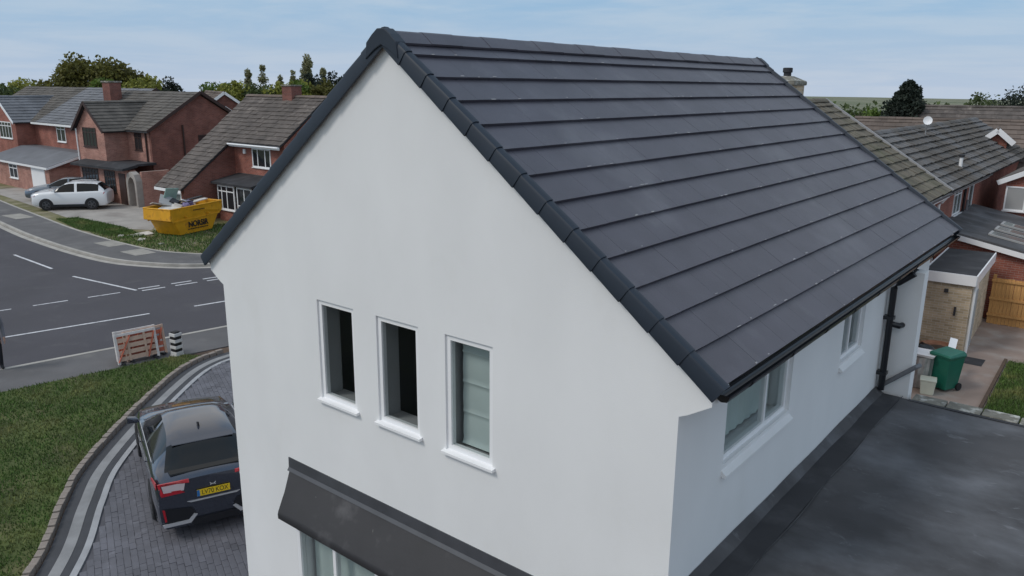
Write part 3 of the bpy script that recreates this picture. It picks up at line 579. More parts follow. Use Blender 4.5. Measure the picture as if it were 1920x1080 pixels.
NG=empty('grey_roof_house',(-1.8,24.25,0),0,label='brick house with streaked grey tiled roof adjoining the mossy roof',cat='house')
box('wall','red_brick',NG,(-2.6,2.35,.02,19.6,0,4.22))
MB().prism([(-2.6,19.3,4.22),(2.34,19.3,4.22),(0,19.3,5.9)],(0,.24,0)).build('gable_wall','red_brick',NG)
gr=gable_roof(NG,-2.8,2.78,.06,19.9,4.30,6.08,0,'grey_tile',10,h=.095,jit=.012)
box('fascia','upvc',NG,(2.66,2.70,.1,8.0,4.08,4.22)); MB().tube([(2.76,.1,4.2),(2.76,8.0,4.2)],.055,8).build('gutter','black_plastic',NG)
window(NG,(2.38,3.0,3.02),Y,X,1.35,1.08,cols=2,trans=.7,gm='pale_pane'); window(NG,(2.38,5.9,2.85),Y,X,.9,1.1,cols=1,gm='pale_pane')
MB().tube([(2.42,4.75,4.1),(2.42,4.75,.1)],.05,8).build('downpipe','black_plastic',NG); MB().tube([(2.45,5.3,3.4),(2.45,5.3,.1)],.05,8).build('soil_pipe','grey_pipe',NG)
# satellite dish and vent on the roof
sd_=empty('satellite_dish',(-1.25,30.0,5.6),R(20),label='white satellite dish on a bracket at the grey roof ridge',cat='dish')
mb=MB(); mb.lathe([(.02,0),(.2,.02),(.36,.09),(.38,.12),(.35,.11),(.2,.05),(.02,.03)],18); ds=mb.build('dish','upvc',sd_,smooth=True); ds.scale=(.45,.45,.45); ds.location=(0,0,.75); ds.rotation_euler=(R(75),0,0)
MB().tube([(0,.05,.7),(0,.15,.35),(0,.15,0)],.03,8).build('bracket','galvanised',sd_); MB().tube([(0,-.05,.55),(0,-.45,.62)],.015,6).build('arm','galvanised',sd_)
vp=empty('vent_pipe',(.35,28.8,4.55),0,label='white vent pipe standing on the grey streaked roof',cat='pipe')
MB().tube([(0,0,-.1),(0,0,.52)],.065,10).build('pipe','upvc',vp,smooth=True); MB().lathe([(.05,.521),(.10,.53),(.10,.62),(.05,.64)],10).build('cowl','waste_dark',vp); MB().prism([(-.25,-.2,.17),(.3,-.2,-.2),(.3,.2,-.2),(-.25,.2,.17)],(0,0,.04)).build('flashing','lead_flash',vp)
WG=empty('brick_wing',(1.4,32.5,0),0,label='red brick gable wing with white fascia at the right edge',cat='house')
box('wall','red_brick',WG,(.1,6.5,0,6,0,4.05)); 
MB().prism([(-.2,-.15,4.0),(3.3,-.15,5.8),(6.8,-.15,4.0),(6.8,-.15,3.85),(3.3,-.15,5.6),(-.2,-.15,3.85)],(0,6.4,0)).build('roof','brown_tile',WG); MB().prism([(.11,.001,4.04),(6.49,.001,4.04),(3.3,.001,5.6)],(0,.2,0)).build('gable_wall','red_brick',WG)
MB().beam((-.2,-.18,3.86),(3.3,-.18,5.64),.04,.2).build('bargeboard','upvc',WG)
window(WG,(.12,-.03,2.75),X,-Y,.75,1.0,cols=1,gm='net')
# lean-to extension with roof lights
LE=empty('lean_to_extension',(.6,24.5,0),0,label='single storey brick extension with grey mono pitch roof and roof lights',cat='extension')
MB().prism([(.05,.1,0),(4.9,.1,0),(4.9,.1,1.95),(.05,.1,2.9)],(0,6.8,0)).build('wall','red_brick',LE)
rr=MB().prism([(-.02,-.08,3.02),(5.15,-.08,2.02),(5.15,-.08,1.94),(-.02,-.08,2.94)],(0,7.1,0)).build('roof','membrane',LE)
MB().beam((-.02,-.10,2.86),(5.15,-.10,1.86),.03,.17).build('fascia','upvc',LE)
for k,yy in enumerate((1.0,2.3,3.6)):
    f=MB(); a=lambda x:3.02-.1934*x; f.prism([(1.45,yy,a(1.45)+.002),(4.4,yy,a(4.4)+.002),(4.4,yy,a(4.4)+.06),(1.45,yy,a(1.45)+.06)],(0,.75,0)); ff=f.build('roof_light','net',LE)
    f=MB(); f.prism([(1.53,yy+.07,a(1.53)+.058),(4.32,yy+.07,a(4.32)+.058),(4.32,yy+.07,a(4.32)+.066),(1.53,yy+.07,a(1.53)+.066)],(0,.61,0)); f.build('pane','pale_pane',ff)
# outbuilding
SH=empty('brick_outbuilding',(1.95,21.8,0),R(2),label='buff brick outbuilding with black felt flat roof and white fascia',cat='outbuilding')
box('wall','buff_brick',SH,(-.62,.60,-2.05,2.05,0,2.2)); box('roof','felt',SH,(-.68,.66,-2.12,2.12,2.36,2.42)); 
fb=MB(); fb.box(-.70,.68,-2.16,-2.121,2.14,2.44); fb.box(.661,.70,-2.12,2.12,2.14,2.44); fb.box(-.72,-.681,-2.12,2.12,2.14,2.44); fb.build('fascia','upvc',SH)
dr=box('door','upvc',SH,(.601,.64,-1.75,-.9,.02,2.0)); MB().box(.641,.66,-1.65,-1.0,.15,1.85).build('panel','net',dr)
MB().tube([(.66,-1.95,2.1),(.66,-1.95,.1)],.04,8).build('downpipe','upvc',SH); box('lamp','waste_dark',SH,(-.1,0,-2.12,-2.051,1.85,1.95)); box('tap','waste_dark',SH,(.22,.27,-2.14,-2.051,1.2,1.45))
sheet('patio',[(-3.3,9.2),(3.86,9.05),(3.9,6.9),(8.8,6.9),(8.8,24.4),(-3.3,24.4)],.075,'patio')
lg=[(3.9,12),(8.7,12),(8.7,20.2),(3.78,19.8)]
sheet('garden_lawn',lg,.11,'turf',thick=.05); blades('garden_grass',lg,.11,18000,(3.7,6.5,14,20.3),.04,.1,.012,'grass',label='grass of the back garden lawn beside the patio',cat='grass')
strip('lawn_kerb',[Vector((3.74,19.95,0)),Vector((3.86,12,0))],0,-.08,.03,.13,'soil')
sheet('drain_cover',[(2.75,18.9),(3.25,18.9),(3.25,19.6),(2.75,19.6)],.08,'felt')
# fence
FN=empty('timber_fence',(2.60,23.9,0),R(1.5),label='orange brown timber board fence beside the brick outbuilding',cat='fence')
bm_=MB().box(0,.098,-.012,.012,.08,1.62).mesh('board','fence_wood')
for k in range(44): o=link('board',bm_,FN); o.location=(k*.104,rnd.uniform(-.004,.004),rnd.uniform(-.01,.01)); o.rotation_euler=(0,rnd.uniform(-.006,.006),0)
for z in (.35,.9,1.5): MB().box(-.02,4.6,-.06,-.014,z,z+.075).build('rail','fence_wood',FN)
for k in (0,1.85,3.7): MB().box(k,k+.09,.013,.1,0,1.72).build('post','fence_wood',FN)
# bins and clutter on the patio
b=empty('wheelie_bin',(2.78,16.35,.075),R(-25),label='dark green wheelie bin with closed lid on the patio',cat='bin')
mb=MB(); q=lambda h,a,c:[(-a,-c,h),(a,-c,h),(a,c,h),(-a,c,h)]; mb.add(q(.06,.21,.23)+q(.88,.27,.30)+q(.92,.29,.32)+q(.95,.29,.32),[(0,3,2,1)]+[(i*4+k,i*4+(k+1)%4,(i+1)*4+(k+1)%4,(i+1)*4+k) for i in range(3) for k in range(4)]+[(12,13,14,15)]); mb.build('body','bin_green',b,bev=.012)
mb=MB(); mb.add([(-.30,-.34,.955),(.30,-.34,.955),(.30,.33,.955),(-.30,.33,.955),(-.27,-.30,1.0),(.27,-.30,1.0),(.25,.28,1.05),(-.25,.28,1.05)],[(3,2,1,0),(4,5,6,7),(0,1,5,4),(1,2,6,5),(2,3,7,6),(3,0,4,7)]); mb.build('lid','bin_green',b,bev=.012)
MB().tube([(-.2,.37,.93),(.2,.37,.93)],.018,8).build('handle','bin_green',b)
for s in (-1,1):
    wl=MB(); wl.lathe([(.03,-.025),(.10,-.025),(.10,.025),(.03,.025)],14); o=wl.build('wheel','tyre',b,smooth=True); o.location=(s*.24,.24,.10); o.rotation_euler=(0,R(90),0)
b=empty('ribbed_bin',(2.22,16.2,.075),0,label='ribbed galvanised metal bin with white tray on top',cat='bin')
mb=MB(); n=28; prof=[]; vs=[(( .26+.02*(k%2)+.03*t)*math.cos(2*math.pi*k/n),(.26+.02*(k%2)+.03*t)*math.sin(2*math.pi*k/n),.02+.83*t) for t in (0,.5,1) for k in range(n)]
mb.add(vs,[(i*n+k,i*n+(k+1)%n,(i+1)*n+(k+1)%n,(i+1)*n+k) for i in range(2) for k in range(n)]+[tuple(range(n))]); mb.build('body','galvanised',b)
mb=MB(); mb.add([(-.3,-.26,.86),(.3,-.26,.86),(.3,.26,.86),(-.3,.26,.86),(-.34,-.3,.93),(.34,-.3,.93),(.34,.3,.93),(-.34,.3,.93),(-.31,-.27,.90),(.31,-.27,.90),(.31,.27,.90),(-.31,.27,.90)],[(0,1,2,3),(0,1,5,4),(1,2,6,5),(2,3,7,6),(3,0,4,7),(4,5,9,8),(5,6,10,9),(6,7,11,10),(7,4,8,11),(8,9,10,11)]); mb.build('tray','upvc',b)
b=empty('plastic_tub',(2.52,15.75,.075),R(10),label='small pale cream plastic tub in front of the green bin',cat='tub')
MB().add([(-.15,-.15,0),(.15,-.15,0),(.15,.15,0),(-.15,.15,0),(-.18,-.18,.36),(.18,-.18,.36),(.18,.18,.36),(-.18,.18,.36)],[(3,2,1,0),(4,5,6,7),(0,1,5,4),(1,2,6,5),(2,3,7,6),(3,0,4,7)]).build('body','tub',b,bev=.02); MB().box(-.19,.19,-.19,.19,.361,.40).build('lid','tub',b,bev=.01)
def lump(name,loc,r_,m,label,cat,sq=(1,1,1)):
    bm=bmesh.new(); bmesh.ops.create_icosphere(bm,subdivisions=3,radius=1)
    for v_ in bm.verts:
        c_=v_.co; k=1+.16*math.sin(c_.x*5+loc[0]*3)*math.sin(c_.y*6+1)+.1*math.sin(c_.z*9+c_.x*4); v_.co=Vector((c_.x*r_*sq[0]*k,c_.y*r_*sq[1]*k,max(-.82,c_.z)*r_*sq[2]*k+.8*r_*sq[2]))
    me=bpy.data.meshes.new(name); bm.to_mesh(me); bm.free(); me.materials.append(M[m]); me.polygons.foreach_set('use_smooth',[True]*len(me.polygons))
    o=link(name,me,label=label,cat=cat); o.location=loc; return o
lump('refuse_sack',(1.95,17.6,.075),.42,'black_bag','black refuse sack slumped by the white wall corner','sack',(1,.9,.95)); lump('refuse_sack',(2.45,17.35,.075),.33,'black_bag','smaller black refuse sack behind the green wheelie bin','sack',(1,1,.8))
pt=empty('plant_pot',(2.1,19.0,.075),0,label='wide brown planter standing against the outbuilding wall',cat='planter'); MB().lathe([(.32,0),(.45,.3),(.48,.3),(.48,.36),(.43,.36),(.40,.30)],18).build('pot','terracotta',pt,smooth=True); MB().lathe([(.39,.26),(.2,.31),(.02,.33)],14).build('earth','soil',pt)
pk=MB(); pk.obox((0,0,.62),(.09,0,0),(0,.55,-.0),(0,0,.012)); o=pk.build('plastic_sheet','upvc',label='white plastic panel leaning behind the green bin',cat='panel'); o.location=(2.62,17.25,.35); o.rotation_euler=(R(18),R(8),R(8))

# ------------------------------------------------------------------ houses across the side road
def front_window(p,u,z,wd,ht,v,cols=2,trans=.72,m='upvc',gm='dark_pane'): return window(p,(u,v-.03,z),X,-Y,wd,ht,cols=cols,trans=trans,fr=.075,dp=.06,m=m,gm=gm,sillout=.05)
def slope_u(parent,u0,u1,ve,ze,vr,zr,m,n,name='roof',h=.05,jit=.01,tw=.34,urange=None,thick=.1):
    """roof slope facing -v: eave along u at (ve,ze), ridge at (vr,zr)"""
    rb=MB(); rb.add([(u0+.03,ve,ze-.05),(u1-.03,ve,ze-.05),(u1-.03,vr,zr-.05),(u0+.03,vr,zr-.05),(u0+.03,ve,ze-.05-thick),(u1-.03,ve,ze-.05-thick),(u1-.03,vr,zr-.05-thick),(u0+.03,vr,zr-.05-thick)],[(0,1,2,3),(4,7,6,5),(0,4,5,1),(1,5,6,2),(2,6,7,3),(3,7,4,0)]) if not urange else None
    r_=rb.build(name,'felt',parent) if rb and rb.v else MB().box(u0+.1,u0+.12,vr,vr+.02,zr-.3,zr-.28).build(name,'felt',parent)
    L_=math.hypot(vr-ve,zr-ze); sgn=1 if vr>ve else -1
    courses(r_,(u0,ve,ze-.045),(1,0,0),(0,vr-ve,zr-ze),u1-u0,n,L_/n,tw,h,m,jit=jit,urange=urange)
    return r_
# house with catslide roof
C_=empty('catslide_house',(-37.75,19.5,0),0,label='red brick house with long brown catslide roof behind the skip',cat='house')
u1,Wc,Dr,ze,zr,cc=2.87,7.67,3.25,4.39,6.91,3.1; zl=ze-(zr-ze)/Dr*cc
box('wall','red_brick',C_,(.12,Wc-.1,.35,2*Dr-.3,0,ze-.02)); 
for u in (.121,Wc-.35): MB().prism([(u,.36,ze-.03),(u,2*Dr-.31,ze-.03),(u,Dr,zr-.25)],(.22,0,0)).build('gable_wall','red_brick',C_)
MB().prism([(u1-.32,.352,0),(u1-.32,-cc+.2,0),(u1-.32,-cc+.2,zl-.0),(u1-.32,.352,ze-.02)],(.22,0,0)).build('cheek_wall','dark_brick',C_); MB().prism([(.13,.352,0),(.13,-cc+.2,0),(.13,-cc+.2,zl-.0),(.13,.352,ze-.02)],(.22,0,0)).build('cheek_wall','dark_brick',C_)
box('wall','red_brick',C_,(.36,u1-.33,-cc+.2,-cc+.42,0,zl-.1))
Lm=math.hypot(Dr,zr-ze); Lc=math.hypot(cc,ze-zl); nt_=24
cro=MB(); cro.add([(.02,-cc,zl-.06),(u1-.02,-cc,zl-.06),(u1-.02,-.001,ze-.06),(.02,-.001,ze-.06),(.02,-cc,zl-.16),(u1-.02,-cc,zl-.16),(u1-.02,-.001,ze-.16),(.02,-.001,ze-.16)],[(0,1,2,3),(4,7,6,5),(0,4,5,1),(1,5,6,2),(3,7,4,0)])
cro.add([(.02,0,ze-.06),(Wc-.02,0,ze-.06),(Wc-.02,Dr,zr-.06),(.02,Dr,zr-.06),(.02,0,ze-.16),(Wc-.02,0,ze-.16),(Wc-.02,Dr,zr-.16),(.02,Dr,zr-.16),(.02,2*Dr,ze-.06),(Wc-.02,2*Dr,ze-.06),(.02,2*Dr,ze-.16),(Wc-.02,2*Dr,ze-.16)],[(0,1,2,3),(4,7,6,5),(0,4,5,1),(1,5,6,2),(3,7,4,0),(3,2,9,8),(7,10,11,6),(2,6,11,9),(3,8,10,7),(8,9,11,10)]); crf=cro.build('roof','felt',C_)
courses(crf,(0,-cc-.05,zl-.05-.04),(1,0,0),(0,Dr,zr-ze),Wc,nt_,(Lm+Lc+.05)/nt_,.33,.05,'brown_tile',jit=.012,urange=lambda s:(0,u1) if s<Lc-.12 else (0,Wc))
courses(crf,(Wc,2*Dr+.05,ze-.1),(-1,0,0),(0,-Dr,zr-ze),Wc,12,Lm/12,.33,.05,'brown_tile',jit=.012)
x=0; rc=MB()
while x<Wc: rc.prism([(x,Dr+a,zr+b+rnd.uniform(-.006,.006)) for a,b in ((-.16,-.07),(-.09,.01),(0,.05),(.09,.01),(.16,-.07))],(.44,0,0)); x+=.45
rc.build('ridge_tiles','tan_tile',crf)
box('fascia','upvc',C_,(u1+.02,Wc,-.06,-.02,ze-.24,ze-.09)); box('fascia','upvc',C_,(.0,u1,-cc-.08,-cc-.05,zl-.26,zl-.1)); MB().tube([(u1,-.12,ze-.12),(Wc,-.12,ze-.12)],.05,8).build('gutter','upvc',C_)
front_window(C_,4.55,3.05,1.75,1.05,.35,cols=[.28,.44,.28],trans=0); box('alarm_box','upvc',C_,(3.75,3.95,.27,.349,3.75,4.0))
window(C_,(.75,-cc+.17,.1),X,-Y,1.7,1.6,cols=2,gm='pale_pane',fr=.1,name='garage_door',sill=False)
# glazed porch of the catslide house
po=MB(); po.prism([(3.05,-1.45,2.28),(3.05,.349,2.62),(3.05,.349,2.52),(3.05,-1.45,2.16)],(3.9,0,0)); po.build('porch_roof','felt',C_)
front_window(C_,3.3,.75,1.65,1.35,-1.2,cols=[.22,.34,.44],trans=.76); box('porch_wall','red_brick',C_,(3.3,6.7,-1.17,-1.0,0,.74)); front_window(C_,5.2,.1,1.4,2.0,-1.2,cols=2,trans=.5)
window(C_,(3.26,-1.19,.9),(0,1,0),(-1,0,0),1.4,1.2,cols=2,gm='dark_pane')
cq=empty('chimney_stack',(-33.3,22.8,6.6),0,label='short brown brick chimney on the catslide house ridge',cat='chimney'); box('stack','dark_brick',cq,(-.45,.45,-.35,.35,-.3,.85)); MB().box(-.5,.5,-.4,.4,.851,.93).build('cap','moss_stone',cq,bev=.02)
# brown window house with gables
B_=empty('brown_window_house',(-44.3,19.35,0),.05,label='pink brick house with brown windows and large side gable',cat='house')
ze,zr,Db,Wb=4.66,7.03,7.9,9.3
box('wall','pink_brick',B_,(-Wb,-.0,.25,Db-.2,0,ze-.03)); MB().box(.001,.22,.24,Db-.19,0,ze-.04).build('side_wall','dark_brick',B_)
MB().prism([(.0,.3,ze-.04),(.0,Db-.25,ze-.04),(.0,Db/2,zr-.2)],(.215,0,0)).build('gable_wall','dark_brick',B_); MB().prism([(-Wb,.3,ze-.04),(-Wb,Db-.25,ze-.04),(-Wb,Db/2,zr-.2)],(.215,0,0)).build('gable_wall','dark_brick',B_)
r_=slope_u(B_,-Wb-.2,.42,-.05,ze-.05,Db/2,zr,'olive_tile',14); slope_u(B_,-Wb-.2,.42,Db+.05,ze-.05,Db/2,zr,'olive_tile',14)
MB().beam((.44,-.08,ze-.12),(.44,Db/2,zr-.03),.05,.2).build('bargeboard','brown_frame',B_); MB().beam((.44,Db+.08,ze-.12),(.44,Db/2,zr-.03),.05,.2).build('bargeboard','brown_frame',B_)
# projecting front gable
gu0,gu1,gv,gz=-6.1,-2.6,-1.3,6.35; gm_=(gu0+gu1)/2
box('wall','pink_brick',B_,(gu0,gu1,gv,.249,0,ze-.02)); MB().prism([(gu0+.01,gv+.001,ze-.03),(gu1-.01,gv+.001,ze-.03),(gm_,gv+.001,gz-.12)],(0,.25,0)).build('gable_wall','pink_brick',B_)
g=empty('tmp') ; bpy.data.objects.remove(g)
gr_=gable_roof(B_,gu0-.3,gu1+.35,gv-.25,Db/2-.5,ze-.12,gz,gm_,'olive_tile',9,merge=False)
for s,ue in ((1,gu1+.35),(-1,gu0-.3)): MB().beam((ue,gv-.27,ze-.2),(gm_,gv-.27,gz-.06),.04,.18).build('bargeboard','brown_frame',gr_)
front_window(B_,gu0+.75,3.45,1.75,1.25,gv,cols=4,trans=.75,m='brown_frame'); front_window(B_,-1.75,3.3,.85,1.15,.25,cols=2,m='brown_frame',trans=.7)
window(B_,(.25,3.6,3.0),Y,X,1.5,1.2,cols=2,m='brown_frame',dp=.05); MB().tube([(.28,2.5,4.9),(.28,2.5,.1)],.06,8).build('downpipe','brown_frame',B_)
MB().tube([(-.3,.18,4.5),(-.3,.18,2.5)],.055,8).build('downpipe','brown_frame',B_); MB().tube([(gu0-.02,gv-.06,4.6),(gu0-.02,gv-.06,.1)],.05,8).build('downpipe','upvc',B_)
MB().prism([(gu0+.6,gv-1.0,2.42),(gu0+.6,gv-.001,2.62),(gu0+.6,gv-.001,2.45),(gu0+.6,gv-1.0,2.28)],(6.6,0,0)).build('porch_roof','felt',B_); box('porch_top','felt',B_,(gu1+.01,.6,gv,.24,2.46,2.6))
box('porch_wall','pink_brick',B_,(gu0+.9,gu1+3.4,gv-.55,gv-.005,0,2.27))
front_window(B_,gu0+1.2,.55,2.1,1.6,gv-.55,cols=5,trans=.8,m='brown_frame'); front_window(B_,gu1+.55,.75,1.35,1.4,gv-.55,cols=4,trans=.7,m='brown_frame'); box('door','brown_frame',B_,(gu1+2.35,gu1+3.1,gv-.59,gv-.551,.05,2.05))
ar=MB(); ar.prism([(gu1+3.42,gv-.7,0),(gu1+3.62,gv-.7,0),(gu1+3.62,gv-.7,1.5),(gu1+3.75,gv-.7,1.8),(gu1+4.0,gv-.7,1.95),(gu1+4.25,gv-.7,1.8),(gu1+4.38,gv-.7,1.5),(gu1+4.38,gv-.7,0),(gu1+4.58,gv-.7,0),(gu1+4.58,gv-.7,1.7),(gu1+4.4,gv-.7,2.1),(gu1+4.0,gv-.7,2.26),(gu1+3.6,gv-.7,2.1),(gu1+3.42,gv-.7,1.7)],(0,.4,0)); box('porch_return','pink_brick',B_,(gu1+4.40,gu1+4.57,gv-.295,.24,0,2.25)); ar.build('porch_arch','concrete',B_)
cb=empty('chimney_stack',(-53.0,21.6,5.75),.05,label='tall brown brick chimney on the brown window house',cat='chimney'); box('stack','dark_brick',cb,(-.5,.5,-.42,.42,-.8,1.82)); MB().box(-.56,.56,-.48,.48,1.821,1.93).build('cap','moss_stone',cb,bev=.02)
# white window pair on the far left
A_=empty('white_window_house',(-50.6,19.4,0),-.02,label='red brick semi detached pair with white windows and grey roof',cat='house')
ze,zr,Da,Wa=4.65,7.2,8.2,24
box('wall','red_brick',A_,(-Wa,0,.25,Da-.2,0,ze-.03)); 
for u in (-Wa,-.22): MB().prism([(u,.3,ze-.04),(u,Da-.25,ze-.04),(u,Da/2,zr-.2)],(.215,0,0)).build('gable_wall','dark_brick',A_)
slope_u(A_,-11.2,.35,-.1,ze-.06,Da/2,zr,'slate_tile',15); slope_u(A_,-Wa-.3,-11.22,-.1,ze-.06,Da/2,zr,'olive_tile',15); slope_u(A_,-Wa-.3,.35,Da+.1,ze-.06,Da/2,zr,'olive_tile',8)
MB().beam((.37,-.13,ze-.12),(.37,Da/2,zr-.03),.05,.2).build('bargeboard','brown_frame',A_); box('fascia','upvc',A_,(-12.2,.35,-.16,-.13,ze-.26,ze-.11))
gu0,gu1,gv,gz=-18.0,-12.6,-1.1,6.45; gm_=(gu0+gu1)/2
box('wall','red_brick',A_,(gu0,gu1,gv,.249,0,ze-.02)); MB().prism([(gu0+.01,gv+.001,ze-.03),(gu1-.01,gv+.001,ze-.03),(gm_,gv+.001,gz-.12)],(0,.25,0)).build('gable_wall','red_brick',A_)
gr_=gable_roof(A_,gu0-.3,gu1+.35,gv-.25,Da/2-.5,ze-.12,gz,gm_,'slate_tile',9)
MB().beam((gu0-.3,gv-.27,ze-.2),(gm_,gv-.27,gz-.06),.04,.2).build('bargeboard','upvc',gr_); MB().beam((gu1+.35,gv-.27,ze-.2),(gm_,gv-.27,gz-.06),.04,.2).build('bargeboard','upvc',gr_)
front_window(A_,-16.2,3.2,2.7,1.3,gv,cols=4,trans=.75); front_window(A_,-8.3,3.2,1.6,1.25,.25,cols=2,trans=.75); front_window(A_,-3.3,3.2,1.6,1.25,.25,cols=2,trans=.75)
box('porch_wall','pink_brick',A_,(-12.4,-1.2,-3.2,.248,0,1.951)) ; MB().prism([(-12.6,-3.4,2.0),(-12.6,-.9,2.75),(-12.6,.24,2.75),(-12.6,.24,2.6),(-12.6,-.9,2.6),(-12.6,-3.4,1.88)],(11.7,0,0)).build('porch_roof','slate_tile',A_)
MB().prism([(-1.22,-3.19,1.949),(-1.22,.23,1.949),(-1.22,.23,2.6),(-1.22,-.9,2.6)],(.2,0,0)).build('porch_gable','dark_brick',A_); vb=MB(); vb.beam((-.88,-3.42,1.9),(-.88,-.9,2.66),.03,.14); vb.beam((-.88,-.9,2.66),(-.88,.24,2.66),.03,.14); vb.build('bargeboard','upvc',A_)
box('fascia','upvc',A_,(-12.6,-.9,-3.45,-3.42,1.84,1.98)); front_window(A_,-8.6,.75,1.6,1.05,-3.2,cols=2,trans=.7); box('door','upvc',A_,(-4.3,-1.9,-3.24,-3.201,.02,1.85)); MB().tube([(-12.42,-3.25,1.9),(-12.42,-3.25,.1)],.05,8).build('downpipe','upvc',A_)
# house further back with white bargeboards
for (x,y,zr,ze,wd,dp,lab,m) in ((-55.3,31.9,6.85,5.3,4.4,13,'grey brick house with white bargeboards behind the catslide house','tan_tile'),(-52.6,30.2,5.75,4.5,3.6,5,'lower gabled house with white bargeboards in front of a taller one','olive_tile')):
    hb=empty('gabled_house',(x,y,0),R(66),label=lab,cat='house',group='houses behind the side road')
    box('wall','buff_brick' if False else 'dark_brick',hb,(-wd/2+.3,wd/2-.3,.2,dp-.2,0,ze-.02)); MB().prism([(-wd/2+.3,.2,ze-.03),(wd/2-.3,.2,ze-.03),(0,.2,zr-.2)],(0,.2,0)).build('gable_wall','dark_brick',hb)
    gr_=gable_roof(hb,-wd/2,wd/2,0,dp,ze,zr,0,m,12,merge=True)
    for s in (-1,1): MB().beam((s*wd/2,-.04,ze-.08),(0,-.04,zr-.04),.05,.22).build('bargeboard','upvc',gr_)
# far roofs on the right
def far_house(x,y,rz,wd,dp,ze,zr,m,lab,name='far_house',mw='red_brick',white=False):
    hb=empty(name,(x,y,0),rz,label=lab,cat='house',group='distant houses on the right')
    box('wall',mw,hb,(-wd/2+.3,wd/2-.3,.2,dp-.2,-2,ze-.02)); 
    for yy in (.2,dp-.4): MB().prism([(-wd/2+.3,yy,ze-.03),(wd/2-.3,yy,ze-.03),(0,yy,zr-.2)],(0,.2,0)).build('gable_wall',mw,hb)
    r_=gable_roof(hb,-wd/2,wd/2,0,dp,ze,zr,0,m,12,merge=True)
    if white:
        for s in (-1,1): MB().beam((s*wd/2,-.04,ze-.08),(0,-.04,zr-.04),.05,.25).build('bargeboard','upvc',r_)
    return hb
far_house(-8.5,45.6,R(-78),10,33,3.2,5.9,'tan_tile','long terrace with weathered brown roof beyond the grey roof')
far_house(-9,63,R(-80),11,48,3.0,6.35,'brown_tile','longest brown terrace roof near the horizon on the right')
far_house(-.12,40.1,R(8),1.5,2.6,5.08,5.68,'tan_tile','small gable with white bargeboards on the far end of the tiled roofs',name='gable_dormer',white=True)
far_house(-30,60,R(10),9,14,3.2,6.2,'brown_tile','brown roof half hidden by the dark round tree')

